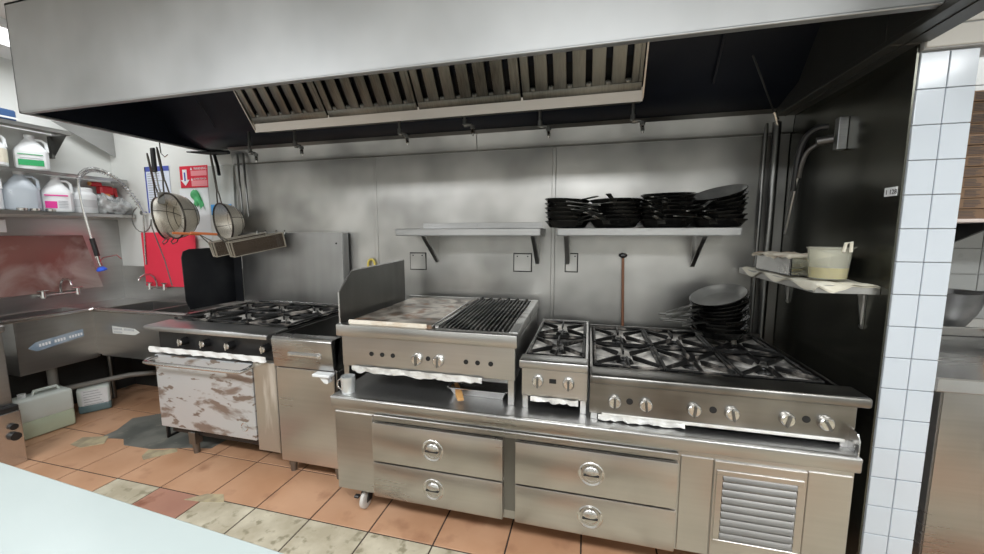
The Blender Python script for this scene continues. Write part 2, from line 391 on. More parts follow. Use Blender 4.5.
NOZ = [(-2.55, 2.20, 2.06, 'leftmost of the hood nozzles, above the fry baskets'), (-2.13, 2.25, 2.09, 'second hood nozzle from the left, above the six-burner oven range'),
       (-1.265, 2.25, 2.12, 'above the left end of the empty wall shelf'), (-.79, 2.25, 2.15, 'short and partly hidden behind the hood rail, above the empty shelf'),
       (-.29, 2.25, 2.105, 'above the left end of the pan shelf'), (.265, 2.25, 2.10, 'under the right end of the filter rail')]
for x, zt_, zb, lb in NOZ:
    x *= .952; zt_ = 2.235; zb = 1.507+(zb-1.507)*.948; yy = -.325
    t = thing('fire_nozzle', (x, yy, zt_), 'chrome tipped fire nozzle, '+lb, 'nozzle', 'fire suppression nozzles')
    m = MB()
    m.tube([(x-.03, yy, zt_+.02), (x-.03, yy, zb+.085), (x-.018, yy, zb+.072), (x+.010, yy, zb+.068), (x+.022, yy, zb+.055), (x+.022, yy, zb+.035)], .010, 8)
    m.cyl((x-.03, yy, zb+.105), (x-.03, yy, zb+.072), .015, seg=10); m.cyl((x+.022, yy, zb+.064), (x+.022, yy, zb+.045), .015, seg=10); m.cyl((x-.032, yy, zb+.07), (x-.01, yy, zb+.07), .014, seg=10)
    obj('pipe', m, ST_D, t)
    m = MB(); m.cyl((x+.022, yy, zb+.040), (x+.024, yy, zb+.012), .011, .012, 10); m.cyl((x+.024, yy, zb+.012), (x+.024, yy, zb), .007, .006, 10)
    obj('nozzle_tip', m, CHROME, t)
t = thing('fire_nozzle', (.98, -.2, 2.13), 'chrome nozzle on a thin slanting rod high in the dark right corner of the hood', 'nozzle', 'fire suppression nozzles')
m = MB(); m.tube([(.745, -.5, 2.36), (.965, -.215, 2.16)], .005, 6); obj('rod', m, ST_D, t)
m = MB(); m.cyl((.965, -.215, 2.165), (.985, -.2, 2.125), .011, .012, 10); m.cyl((.985, -.2, 2.12), (.993, -.195, 2.10), .012, .008, 10); obj('nozzle_tip', m, CHROME, t)

# ------------------------------------------------------------------ wall shelves
def wall_shelf(x0, x1, label, yf=-.3, zt_=1.538, bx=None, hook=False):
    t = thing('wall_shelf', ((x0+x1)/2, -.15, zt_-.04), label, 'shelf')
    m = MB(); m.box(x0, x1, yf, -.014, zt_-.004, zt_, .001); m.box(x0, x1, yf, yf+.004, zt_-.048, zt_, .001)
    m.box(x0, x0+.004, yf, -.014, zt_-.048, zt_); m.box(x1-.004, x1, yf, -.014, zt_-.048, zt_)
    m.box(x0, x1, yf, yf+.02, zt_-.048, zt_-.044)
    obj('shelf_board', m, ST_SH, t)
    m = MB(); m.box(x0+.08, x1-.02, -.018, -.012, zt_, zt_+.045, .001)
    for u in (.12, .5, .9): m.cyl((x0+(x1-x0)*u, -.021, zt_+.028), (x0+(x1-x0)*u, -.017, zt_+.028), .007, seg=10)
    obj('wall_flange', m, ST_SH, t)
    for x in (bx or (x0+.14, x1-.03)):
        m = MB(); m.prism([(x, yf+.03, zt_-.05), (x, yf+.06, zt_-.05), (x, -.018, zt_-.24), (x, -.018, zt_-.05)], (.003, 0, 0))
        m.box(x-.02, x+.004, -.02, -.013, zt_-.25, zt_-.05)
        m.prism([(x, yf+.03, zt_-.05), (x, yf+.045, zt_-.05), (x, -.018, zt_-.25), (x, -.018, zt_-.235)], (-.025, 0, 0))
        obj('bracket', m, ST, t)
wall_shelf(-1.30, -.298, 'empty stainless steel wall shelf above the griddle', bx=(-1.10, -.34))
wall_shelf(-.195, .822, 'stainless steel wall shelf carrying the stacked black frying pans', bx=(-.13, .66))
for (x, z, wd, lb) in ((-1.27, 1.295, .125, 'square blank steel cover plate half behind the griddle side splash'),
                    (-.458, 1.298, .125, 'square blank steel cover plate on the wall above the charbroiler grate'),
                    (-.116, 1.303, .08, 'narrow blank steel cover plate on the wall under the pan shelf')):
    t = thing('outlet_cover', (x, -.015, z), lb, 'cover plate')
    m = MB(); m.box(x-wd/2, x+wd/2, -.022, -.012, z-.062, z+.062, .003); obj('plate', m, ST_W, t)
    m = MB()
    for q in (-1, 1): m.cyl((x+q*wd*.3, -.025, z+.045), (x+q*wd*.3, -.021, z+.045), .005, seg=8)
    obj('screw', m, COALS, t)
    m = MB()
    for a in ((x-wd/2-.005, x+wd/2+.005, z+.062, z+.067), (x-wd/2-.005, x+wd/2+.005, z-.067, z-.062), (x-wd/2-.005, x-wd/2, z-.067, z+.067), (x+wd/2, x+wd/2+.005, z-.067, z+.067)):
        m.box(a[0], a[1], -.016, -.012, a[2], a[3])
    obj('edge_seal', m, COALS, t)
m = MB(); m.tube([(-1.665+.03*math.cos(a), -.03, 1.26+.045*math.sin(a)) for a in [PI*2*k/16 for k in range(17)]], .009, 8)
tag(obj('yellow_ring', m, YPL), 'small yellow plastic ring hanging behind the griddle side splash', 'ring')
m = MB(); m.cyl((.238, -.06, .70), (.222, -.022, 1.345), .009, seg=10); m.lathe([(0,.02),(.012,.018),(.026,.012),(.028,0),(.012,-.012),(0,-.014)], 14, mi=1, M=Matrix.Translation((.221,-.03,1.355)))
tag(obj('metal_rod', m, [BROD, BLACK]), 'thin brown rod with a dark tip leaning on the wall behind the range', 'rod')

# ------------------------------------------------------------------ frying pans
def make_pan(inner):
    t = bpy.data.objects.new('frying_pan', None); C.objects.link(t); LOC[t.name] = V((0,0,0))
    m = MB()
    m.lathe([(0, 0), (.100, 0), (.112, .004), (.134, .034), (.1435, .041), (.145, .0445), (.141, .046)], 40, mi=0)
    m.lathe([(.141, .046), (.131, .036), (.109, .008), (.10, .004), (0, .004)], 40, mi=1)
    obj('pan_body', m, [PAN, inner], t)
    m = MB()
    m.prism([(.128, -.013, .030), (.17, -.010, .040), (.30, -.013, .050), (.315, 0, .051), (.30, .013, .050), (.17, .010, .040), (.128, .013, .030)], (0, 0, .005), bev=.0015)
    m.prism([(.118, -.02, .018), (.135, -.02, .036), (.135, .02, .036), (.118, .02, .018)], (.005, 0, -.002))
    obj('handle', m, plain('worn_handle', (.16,.16,.15), .3, .9), t)
    return t
pan_a = make_pan(PAN); pan_b = make_pan(PANIN); pan_c = make_pan(PANBR); used = set()
def put_pan(src, x, y, z, ang, tilt, taxis, label, s=1, group='stacked frying pans'):
    if src.name not in used: used.add(src.name); o = src
    else: o = copy_tree(src)
    o.matrix_world = Matrix.Translation((x, y, z)) @ Matrix.Rotation(tilt, 4, V((math.cos(taxis), math.sin(taxis), 0))) @ Matrix.Rotation(ang, 4, 'Z') @ Matrix.Diagonal((s, s, s, 1))
    tag(o, label, 'frying pan', group); return o
def posname(i, n):
    if i == n-1: return 'topmost'
    if i == 0: return 'bottom one'
    return ORD[n-1-i]+' from the top'
SHZ = 1.5395
stacks = [(-.142, -.165, 6, .0268, 'leftmost stack on the wall shelf', (-.9, .0), 1.0),
          (.155, -.16, 6, .0245, 'second stack from the left on the wall shelf', (-2.2, .0), 1.10),
          (.452, -.165, 7, .0252, 'third stack from the left on the wall shelf', (-1.9, .0), 1.08),
          (.735, -.17, 7, .0268, 'rightmost stack on the wall shelf', (-2.5, .3), 1.0)]
for si, (sx, sy, n, pit, nm, (a0, tl), s) in enumerate(stacks):
    for i in range(n):
        top = i == n-1
        src = pan_a
        if si == 3 and top: src = pan_b
        if si == 1 and top: src = pan_c
        tilt = random.uniform(-.02, .02); ax = random.uniform(0, 6)
        if si == 3: tilt = .060*i; ax = -PI/2+.75
        if si == 2 and i > 3: tilt = .05*(i-3); ax = -.2
        if si == 0: tilt = .012*i; ax = PI/2
        ang = a0+random.uniform(-.45, .45)
        if si in (0,): ang = -.7+random.uniform(-.5, .35)
        zz = SHZ+.001+i*pit
        if si == 1 and top: ang = -1.75
        put_pan(src, sx+random.uniform(-.006, .006), sy+random.uniform(-.006, .004), zz, ang, tilt, ax,
                'black pan, %s, %s' % (posname(i, n), nm), s)
n = 9
for i in range(n):
    top = i == n-1
    tilt = .052*max(0, i-1)
    put_pan(pan_b if top else pan_a, .722+(.006*(i % 2)), -.34+.004*(i % 3), .925+i*.0245, PI+.28+random.uniform(-.3, .45) if not top else PI+.35, tilt, -PI/2+.62,
            ('steel-bottomed' if top else 'black')+' pan, %s, stack on the big burner range' % posname(i, n), 1.0)

# ------------------------------------------------------------------ helpers for cooking equipment
def knob(parent, x, y, z, r=.028, name='knob', mat=None, ang=0):
    R = Matrix.Translation((x, y, z)) @ Matrix.Rotation(PI/2, 4, 'X') @ Matrix.Rotation(ang, 4, 'Z')
    m = MB(); m.lathe([(0, .024), (r*.75, .023), (r*.92, .018), (r, .004), (r, 0)], 24, M=R)
    m.box(-r*.16, r*.16, -r*.95, r*.8, .012, .033, .003, M=R, mi=1)
    return obj(name, m, [mat or CHROME, ST_D], parent)
def hole(parent, x, y, z, r=.011, sq=False):
    m = MB()
    if sq: m.box(x-r*1.5, x+r*1.5, y-.0015, y+.003, z-r, z+r, .001)
    else: m.cyl((x, y-.0015, z), (x, y+.004, z), r, seg=16)
    return obj('peep_hole', m, COALS, parent)
def foil_strip(parent, x0, x1, y, z0, z1, name='foil_strip', amp=.008, mat=None, seed=0):
    rnd = random.Random(seed); nn = int((x1-x0)/.02)+2
    e = [rnd.uniform(-amp, amp) for _ in range(nn+1)]; g = [rnd.uniform(-amp, amp) for _ in range(nn+1)]
    m = MB()
    def fn(u, v):
        i = min(int(u*nn+.5), nn); x = x0+(x1-x0)*u
        return (x, y+g[i]*.6*(1-v)-.004*math.sin(v*3+i), z0+e[i]+(z1-z0-e[i]+g[i]*.2)*v)
    m.grid(fn, nn, 4)
    def fb(u, v): p = fn(u, v); return (p[0], p[1]+.004, p[2])
    m.grid(fb, nn, 4)
    return obj(name, m, mat or FOIL, parent, angle=15)
def burner(parent, cx, cy, z, w, dpt):
    """one square spider grate over its petal drip bowl and burner head; z is the grate top"""
    m = MB(); hw, hd_ = w/2-.006, dpt/2-.006; r = .0075; zz = z-.012
    for a, b_ in (((-hw,-hd_),(hw,-hd_)), ((hw,-hd_),(hw,hd_)), ((hw,hd_),(-hw,hd_)), ((-hw,hd_),(-hw,-hd_))):
        m.tube([(cx+a[0], cy+a[1], zz), (cx+b_[0], cy+b_[1], zz)], r, 6)
    for k in range(8):
        an = k*PI/4; c, s_ = math.cos(an), math.sin(an); q = min(hw/max(abs(c), 1e-6), hd_/max(abs(s_), 1e-6))
        if k in (0, 4): continue
        m.prism([(cx+c*q, cy+s_*q, z-.02), (cx+c*.05, cy+s_*.05, z-.026), (cx+c*.04, cy+s_*.04, z-.004), (cx+c*.06, cy+s_*.06, z), (cx+c*q, cy+s_*q, z-.004)],
                (-s_*.009, c*.009, 0), bev=.0015)
    g = obj('grate', m, IRON, parent)
    m = MB(); n_ = 16; b = bmesh.new()
    ring = []
    for k in range(n_):
        an = 2*PI*k/n_; c, s_ = math.cos(an), math.sin(an); q = min(hw/max(abs(c), 1e-6), hd_/max(abs(s_), 1e-6))*.97
        hi = 1 if k % 2 else 0
        ring.append(((cx+c*q, cy+s_*q, z-.022-.004*hi), (cx+c*(q*.55), cy+s_*(q*.55), z-.038+.012*hi), (cx+c*.045, cy+s_*.045, z-.05)))
    rv = [[b.verts.new(p) for p in row] for row in ring]
    for k in range(n_):
        for j in range(2): b.faces.new((rv[k][j], rv[(k+1)%n_][j], rv[(k+1)%n_][j+1], rv[k][j+1]))
    m._merge(b); obj('drip_bowl', m, IRONB, g, angle=12)
    m = MB(); m.lathe([(.042, -.075), (.042, -.045), (.036, -.036), (.030, -.03), (.014, -.03), (.010, -.04)], 20, M=Matrix.Translation((cx, cy, z)))
    obj('burner_head', m, IRON, g)

# ------------------------------------------------------------------ refrigerated chef base
cb = thing('chef_base_refrigerator', (-.14, -.6, 0), 'long low stainless steel refrigerator base with four drawers under the griddle and ranges', 'refrigerator')
m = MB(); m.box(-1.298, 1.021, -1.062, -.10, .64, .66, .004); obj('worktop', m, ST_T, cb)
m = MB(); m.box(-1.298, 1.021, -1.0635, -1.03, .600, .6605, .009, seg=3); obj('worktop_nose', m, ST, cb)
m = MB(); m.box(-1.286, 1.010, -1.040, -.12, .136, .640); m.box(-1.05, .39, -1.058, -1.04, .555, .585, .003); obj('body', m, ST, cb)
for a_ in ((.40, .524), (.860, 1.005), (-1.283, -1.062)):
    m = MB(); m.box(a_[0], a_[1], -1.046, -1.03, .14, .575, .002); obj('front_skin', m, ST_WARM, cb)
m = MB(); m.box(-.366, -.312, -1.043, -1.03, .18, .555); obj('divider_strip', m, ST_D, cb)
for (x0, x1) in ((-1.056, -.368), (-.308, .388)):
    for (z0, z1) in ((.338, .546), (.141, .331)):
        m = MB(); m.box(x0, x1, -1.066, -1.045, z0, z1, .004, seg=2)
        dr = obj('drawer', m, ST_WARM, cb)
        hx = -.722 if x0 < -.5 else .036; hz = (z0+z1)/2-(.0)
        M = Matrix.Translation((hx, -1.0665, hz)) @ Matrix.Rotation(PI/2, 4, 'X')
        m = MB(); m.lathe([(.036, -.004), (.044, -.001), (.050, .002), (.053, .003), (.057, 0)], 36, M=M)
        m.lathe([(.0365, .001), (.030, -.001), (.015, -.002), (0, -.002)], 36, M=M)
        # domed upper half of the pull
        m.grid(lambda u, v: (hx+.036*math.cos(PI*u)*math.cos(v*PI/2*.98), -1.068-.014*math.sin(v*PI/2), hz+.003+.036*math.sin(PI*u)*math.cos(v*PI/2*.98)), 16, 6)
        h = obj('drawer_handle', m, CHROME, dr)
        m = MB(); m.box(hx-.034, hx+.034, -1.0835, -1.0668, hz-.002, hz+.0035, .001); obj('grip_slot', m, COALS, h)
m = MB(); m.box(.528, .856, -1.050, -1.036, .14, .572, .002); lp = obj('louvre_panel', m, ST_WARM, cb)
m = MB()
fx0, fx1, fz0, fz1 = .536, .846, .205, .536
m.box(fx0, fx1, -1.056, -1.049, fz1-.022, fz1, .002); m.box(fx0, fx1, -1.056, -1.049, fz0, fz0+.022, .002)
m.box(fx0, fx0+.022, -1.056, -1.049, fz0+.0215, fz1-.0215); m.box(fx1-.022, fx1, -1.056, -1.049, fz0+.0215, fz1-.0215)
obj('grille_frame', m, ST_WARM, lp)
m = MB()
for k in range(9):
    z = .232+k*.0325
    m.prism([(.560, -1.050, z), (.560, -1.062, z+.004), (.560, -1.053, z+.026), (.560, -1.050, z+.028)], (.262, 0, 0))
obj('grille_slats', m, steel('slat_steel', .19, .42, (1,30,30), var=.06, tint=(1,.97,.93)), lp)
m = MB(); m.prism([(1.012, -1.045, .66), (1.012, -1.045, .72), (1.012, -1.03, .742), (1.012, -1.0, .75), (1.012, -.80, .75), (1.012, -.80, .66)], (.004, 0, 0)); obj('end_guard', m, ST_B, cb)
for (x, y) in ((-1.16, -.98), (.92, -.98), (-1.16, -.22), (.92, -.22)):
    m = MB(); m.box(x-.035, x+.035, y-.03, y+.04, .13, .137); m.cyl((x, y+.005, .13), (x, y+.005, .10), .015)
    m.prism([(x-.024, y-.028, .045), (x-.024, y+.0, .11), (x-.024, y+.035, .11), (x-.024, y+.02, .04)], (.004, 0, 0)); m.prism([(x+.020, y-.028, .045), (x+.020, y+.0, .11), (x+.020, y+.035, .11), (x+.020, y+.02, .04)], (.004, 0, 0))
    m.box(x-.024, x+.024, y, y+.03, .10, .112); m.box(x-.05, x-.02, y-.045, y-.02, .07, .085, .004)
    c_ = obj('castor', m, BLACK, cb)
    m = MB(); m.lathe([(.012, -.013), (.040, -.014), (.049, -.009), (.050, 0), (.049, .009), (.040, .014), (.012, .013)], 28, M=Matrix.Translation((x, y-.005, .050)) @ Matrix.Rotation(PI/2, 4, 'Y'))
    obj('wheel', m, RUBBER, c_)

# ------------------------------------------------------------------ griddle + charbroiler
gr = thing('griddle_charbroiler', (-.82, -.53, .66), 'stainless steel countertop griddle with charbroiler grate and tall left side splash', 'griddle')
m = MB()
m.box(-1.30, -.335, -.938, -.11, .785, .97, .003); m.box(-1.320, -.322, -.960, -.900, .955, 1.020, .006, seg=2)
m.box(-1.30, -1.262, -.91, -.11, .97, 1.02, .002); m.box(-1.30, -.335, -.135, -.10, .97, 1.045, .002)
m.box(-.765, -.745, -.905, -.13, .97, 1.035, .002); m.box(-.345, -.335, -.91, -.11, .97, 1.02)
obj('body', m, ST, gr)
m = MB(); m.prism([(-.372, -.905, .99), (-.372, -.905, 1.022), (-.372, -.70, 1.034), (-.372, -.12, 1.050), (-.372, -.10, .99)], (.044, 0, 0), bev=.002)
obj('right_rim', m, splotch('worn_rim', (.62,.62,.60), (.15,.14,.13), 9, .5, .62, rough=.3, metal=.8), gr)
m = MB(); m.prism([(-1.312, -.935, 1.02), (-1.312, -.935, 1.190), (-1.312, -.815, 1.296), (-1.312, -.172, 1.314), (-1.312, -.172, .98), (-1.312, -.90, .98)], (.006, 0, 0))
sp = obj('side_splash', m, ST_D, gr)
m = MB(); m.tube([(-1.309, -.935, 1.02), (-1.309, -.935, 1.190), (-1.309, -.815, 1.297), (-1.309, -.172, 1.315)], .004, 6); obj('folded_edge', m, ST_B, sp)
m = MB(); m.box(-1.255, -.775, -.925, -.14, .985, 1.036, .005); gp = obj('griddle_plate', m, GREASE, gr)
m = MB(); m.box(-1.258, -.80, -.935, -.918, 1.018, 1.042, .004); obj('scorched_front_edge', m, GRCREAM, gp)
m = MB(); m.prism([(-.775, -.925, 1.03), (-.768, -.925, 1.03), (-.768, -.14, 1.052), (-.775, -.14, 1.052)], (0, 0, .006)); obj('plate_edge', m, ST_B, gp)
m = MB(); m.box(-.745, -.372, -.90, -.14, .972, .985); obj('ember_bed', m, COALS, gr)
m = MB()
def gz(y): return 1.012+.035*(y+.90)/.76
nb = 16
for k in range(nb):
    x = -.738+k*(.355/(nb-1))
    m.prism([(x-.0045, -.895, gz(-.895)), (x-.0045, -.895, gz(-.895)+.014), (x-.0045, -.20, gz(-.20)+.014), (x-.0045, -.20, gz(-.20))], (.009, 0, 0))
for k in range(7):
    y = -.88+k*.112; m.box(-.745, -.378, y-.004, y+.004, gz(y)-.012, gz(y)-.002)
for k in range(6):
    x = -.72+k*.062; m.cyl((x, -.20, gz(-.2)+.004), (x+.01, -.17, gz(-.2)+.012), .010, seg=8)
obj('broiler_grate', m, splotch('charred_grate', (.02,.02,.02), (.15,.145,.135), 12, .42, .62, rough=.4, metal=.6), gr)
for x in (-.852, -.733): knob(gr, x, -.938, .857, .031)
for x in (-1.12, -1.056, -.993, -.792, -.586, -.525, -.457): hole(gr, x, -.939, .863, .0125)
for (x, y) in ((-1.28, -.92), (-.355, -.92), (-1.28, -.15), (-.355, -.15)):
    m = MB(); m.box(x-.016, x+.016, y-.016, y+.016, .66, .79, .002); obj('leg', m, ST, gr)
foil_strip(gr, -1.235, -.50, -.952, .760, .792, seed=2, amp=.006)
# things under the griddle
t = thing('serving_tray', (-.53, -.86, .66), 'shallow steel tray pushed under the griddle', 'tray')
m = MB()
def tray(mb, x0, x1, y0, y1, z, h, th=.003, rim=.012):
    mb.box(x0+.015, x1-.015, y0+.015, y1-.015, z, z+th, .001)
    for a in (((x0,y0),(x1,y0),(0,1)), ((x1,y0),(x1,y1),(-1,0)), ((x1,y1),(x0,y1),(0,-1)), ((x0,y1),(x0,y0),(1,0))):
        (ax_, ay), (bx_, by), (nx, ny) = a; dx, dy = bx_-ax_, by-ay; L_ = math.hypot(dx, dy); dx /= L_; dy /= L_
        p = [(ax_, ay, z+h), (bx_, by, z+h), (bx_-dx*.018+nx*.018, by-dy*.018+ny*.018, z), (ax_+dx*.018+nx*.018, ay+dy*.018+ny*.018, z)]
        mb.prism(p, (nx*th, ny*th, 0))
        mb.prism([(ax_-nx*rim, ay-ny*rim, z+h), (bx_-nx*rim, by-ny*rim, z+h), (bx_, by, z+h), (ax_, ay, z+h)], (0, 0, th))
tray(m, -.69, -.39, -.905, -.66, .661, .045); obj('tray_body', m, ST_B, t)
t = thing('basting_brush', (-.65, -.92, .66), 'worn wooden handle sticking out under the griddle beside the tray', 'brush')
m = MB(); M = Matrix.Translation((-.60, -.985, .675)) @ Matrix.Rotation(2.05, 4, 'Z')
m.prism([(0, -.016, 0), (.06, -.018, .004), (.16, -.010, .022), (.16, .010, .022), (.06, .018, .004), (0, .016, 0)], (0, 0, .013), M=M, bev=.003); obj('handle', m, WOOD, t)
m = MB(); m.box(.155, .21, -.02, .02, .014, .034, .003, M=M); obj('brush_head', m, ST_D, t)
t = thing('metal_mug', (-1.245, -1.0, .66), 'small steel mug with a round handle on the left end of the refrigerator base', 'mug')
m = MB(); m.lathe([(0, .003), (.034, .003), (.034, .088), (.036, .088), (.036, 0), (0, 0)], 28, M=Matrix.Translation((-1.235, -.99, .6605))); m.lathe([(.037, .058), (.0375, .062), (.0375, .085), (.037, .088)], 28, M=Matrix.Translation((-1.235, -.99, .6605))); obj('mug_body', m, plain('hazy_glass', (.6,.62,.62), .15, .5), t)
m = MB(); m.tube([(-1.265-.026*math.sin(a), -1.005, .705+.028*math.cos(a)) for a in [PI*k/10 for k in range(11)]], .004, 8); obj('handle', m, CHROME, t)

# ------------------------------------------------------------------ two-burner hotplate
hp = thing('two_burner_hotplate', (-.15, -.5, .66), 'narrow two-burner countertop hotplate between the charbroiler and the big range', 'hotplate')
m = MB(); X0, X1 = -.312, .012
m.box(X0+.014, X1-.004, -.929, -.09, .724, .798); m.box(X0+.012, X0+.024, -.929, -.09, .722, .90); m.box(X1-.014, X1-.002, -.929, -.09, .722, .90)
m.box(X0, X1, -.962, -.86, .862, .905, .008, seg=3); m.box(X0+.012, X1-.002, -.945, -.93, .722, .88, .002); m.box(X0+.012, X1-.002, -.10, -.085, .72, .912, .002)
obj('body', m, ST, hp)
m = MB(); m.box(X0+.024, X1-.014, -.93, -.10, .80, .806); obj('drip_tray', m, COALS, hp)
for cy in (-.67, -.29): burner(hp, -.15, cy, .912, .285, .37)
for x in (-.221, -.077): knob(hp, x, -.945, .803, .029)
hole(hp, -.151, -.946, .806, .011, True)
for (x, y) in ((X0+.03, -.93), (X1-.02, -.93), (X0+.03, -.13), (X1-.02, -.13)):
    m = MB(); m.box(x-.014, x+.014, y-.015, y+.015, .66, .73, .002); obj('leg', m, ST, hp)
foil_strip(hp, -.255, -.03, -.955, .700, .725, seed=5, amp=.006)

# ------------------------------------------------------------------ six-burner countertop range
br = thing('six_burner_range', (.54, -.5, .66), 'wide six-burner countertop range with the pan stack on it', 'range')
m = MB(); X0, X1 = .020, 1.070; T = .876
m.box(X0+.002, X1-.042, -.969, -.09, .692, .768); m.box(X0, X0+.012, -.969, -.09, .69, T-.006); m.box(X1-.052, X1-.04, -.969, -.09, .69, T-.006)
m.box(X0, X1, -1.002, -.87, .833, T, .012, seg=3); m.box(X0, X1-.04, -.985, -.97, .690, T-.02, .002); m.box(X0, X1-.04, -.095, -.075, .69, T+.015, .002)
obj('body', m, ST_R, br)
m = MB(); m.box(X0+.012, X1-.052, -.97, -.095, .77, .776); obj('drip_tray', m, COALS, br)
for i, cx in enumerate((.195, .51, .825)):
    for cy in (-.68, -.29): burner(br, cx, cy, T+.014, .31, .375)
for i, x in enumerate((.129, .26, .453, .597, .795, .928)): knob(br, x, -.985, .757, .029, ang=(0, .1, -.1, .2, -.2, .5)[i])
for x in (.193, .527, .864): hole(br, x, -.986, .762, .0145)
for (x, y) in ((X0+.022, -.965), (X1-.065, -.965), (X0+.022, -.13), (X1-.065, -.13)):
    m = MB(); m.box(x-.016, x+.016, y-.016, y+.016, .66, .70, .002); obj('leg', m, ST, br)
m = MB(); m.box(.075, 1.0, -.992, -.975, .683, .697, .003); obj('bright_foil_edge', m, FOIL, br)
foil_strip(br, .06, .42, -.995, .668, .69, name='torn_foil', seed=9, amp=.005)

# ------------------------------------------------------------------ fryer cabinet
fr = thing('deep_fryer', (-1.62, -.5, 0), 'narrow steel deep fryer cabinet between the oven range and the griddle', 'fryer')
m = MB(); X0, X1 = -1.828, -1.412
m.box(X0, X1, -.850, -.06, .10, .70, .003); m.box(X0, X0+.012, -.850, -.06, .70, .895); m.box(X1-.012, X1, -.850, -.06, .70, .895)
m.box(X0, X1, -.08, -.06, .70, .93)
obj('body', m, ST, fr)
m = MB(); m.prism([(X0, -.872, .713), (X0, -.885, .885), (X0, -.87, .900), (X0, -.80, .900), (X0, -.80, .885), (X0, -.84, .713)], (X1-X0, 0, 0), bev=.003)
up_ = obj('upper_panel', m, ST, fr)
m = MB(); m.box(-1.715, -1.485, -.889, -.876, .783, .812, .005, M=None); m.box(-1.70, -1.50, -.895, -.885, .789, .806, .004)
obj('handle_plate', m, ST_B, up_)
m = MB(); m.box(X0+.006, X1-.004, -.868, -.848, .105, .706, .004); obj('door', m, ST_WARM, fr)
m = MB(); m.box(-1.525, -1.41, -.92, -.866, .688, .706, .004); m.prism([(-1.50, -.90, .69), (-1.44, -.90, .69), (-1.43, -.90, .655), (-1.44, -.90, .645), (-1.46, -.90, .65)], (0, .03, 0)); obj('drain_ledge', m, WHITE, fr)
m = MB(); m.box(X0+.02, X1-.02, -.80, -.10, .60, .66); m.box(X0+.012, X0+.022, -.82, -.08, .62, .90); m.box(X1-.022, X1-.012, -.82, -.08, .62, .90); m.box(X0+.02, X1-.02, -.825, -.80, .62, .885); obj('oil_tank', m, ST_D, fr)
for (x, y) in ((X0+.03, -.80), (X1-.05, -.80), (X0+.03, -.15), (X1-.05, -.15)):
    m = MB(); m.cyl((x, y, 0), (x, y, .05), .018, .022); m.cyl((x, y, .05), (x, y, .11), .026); obj('leg', m, ST_D, fr)

# ------------------------------------------------------------------ left range with oven
lr = thing('oven_range', (-2.38, -.45, 0), 'old six-burner oven range with a peeling scuffed oven door', 'range')
X0, X1 = -2.862, -1.842
m = MB(); m.box(X0+.02, X1-.02, -.80, -.05, .17, .86, .003); m.box(X0+.02, X0+.032, -.80, -.05, .86, .895); m.box(X1-.03, X1-.018, -.80, -.05, .86, .895)
obj('body', m, ST_D, lr)
m = MB(); m.prism([(X0-.01, -.872, .868), (X0-.01, -.872, .893), (X0-.01, -.862, .899), (X0-.01, -.70, .905), (X0-.01, -.70, .868)], (X1-X0-.02, 0, 0), bev=.003)
obj('front_shelf', m, ST_T, lr)
m = MB(); m.box(X0+.04, X1-.03, -.812, -.79, .72, .868); obj('control_panel', m, BLACK, lr)
for i, x in enumerate((-2.585, -2.40, -2.20, -1.925)):
    m = MB(); R = Matrix.Translation((x, -.812, .80)) @ Matrix.Rotation(PI/2, 4, 'X')
    m.lathe([(0, .045), (.022, .043), (.026, .02), (.026, 0)], 20, M=R, mi=0); k_ = obj('knob', m, BLACK, lr)
    m = MB(); m.lathe([(0, .050), (.018, .048), (.02, .044)], 20, M=R); m.box(-.004, .004, -.024, .024, .044, .056, .002, M=R); obj('knob_face', m, CHROME, k_)
foil_strip(lr, -2.83, -1.885, -.875, .728, .762, name='crumpled_paper_strip', seed=4, amp=.005, mat=plain('dirty_white_paper', (.80,.80,.79), .6))
m = MB(); m.box(-2.828, -2.025, -.852, -.80, .19, .700, .006); dr = obj('oven_door', m, DOORM, lr)
m = MB(); yb, zb = -.935, .676
m.tube([(-2.80, -.85, .685), (-2.81, -.90, .682), (-2.79, yb, zb), (-2.74, yb-.006, zb), (-2.06, yb-.006, zb), (-2.02, yb, zb), (-2.005, -.90, .682), (-2.015, -.85, .685)], .012, 10)
obj('door_handle', m, ST_B, dr)
m = MB(); m.lathe([(.022, 0), (.026, .002), (.03, 0)], 24, M=Matrix.Translation((-2.11, -.853, .275)) @ Matrix.Rotation(PI/2, 4, 'X')); m.lathe([(0, .002), (.004, .002), (.005, 0)], 12, M=Matrix.Translation((-2.78, -.853, .64)) @ Matrix.Rotation(PI/2, 4, 'X')); obj('door_rivet', m, ST_B, dr)
m = MB(); m.box(-2.018, -1.848, -.845, -.80, .13, .715, .003); m.box(-1.853, -1.847, -.845, -.05, .13, .86); obj('side_cabinet_panel', m, STREAK, lr)
m = MB(); m.box(-2.80, -2.03, -.80, -.1, .13, .185); m.box(-2.836, -2.824, -.82, -.80, .09, .2); m.box(-2.836, -2.824, -.82, -.60, .085, .10); obj('base_frame', m, BLACK, lr)
for (x, y) in ((-2.60, -.80), (-2.10, -.30), (-2.75, -.15), (-1.95, -.15)):
    m = MB(); m.box(x-.028, x+.028, y-.028, y+.028, .07, .16, .003); m.cyl((x, y, 0), (x, y, .07), .018, .022); obj('leg', m, ST_D, lr)
for cx in (-2.68, -2.36, -2.03):
    for cy in (-.55, -.24): burner(lr, cx, cy, .928, .31, .30)
m = MB(); m.box(-2.85, -1.862, -.80, -.06, .862, .87); obj('drip_tray', m, COALS, lr)
m = MB(); m.box(-2.85, -1.862, -.105, -.03, .93, 1.515, .003); bs = obj('back_splash', m, steel('splash_steel', .36, .4, (3,3,.4), var=.1), lr)
m = MB(); m.box(-2.85, -1.862, -.112, -.10, .93, .95, .002); m.tube([(-1.866, -.108, .95), (-1.866, -.108, 1.513), (-2.85, -.108, 1.513)], .003, 6); obj('splash_trim', m, ST_B, bs)
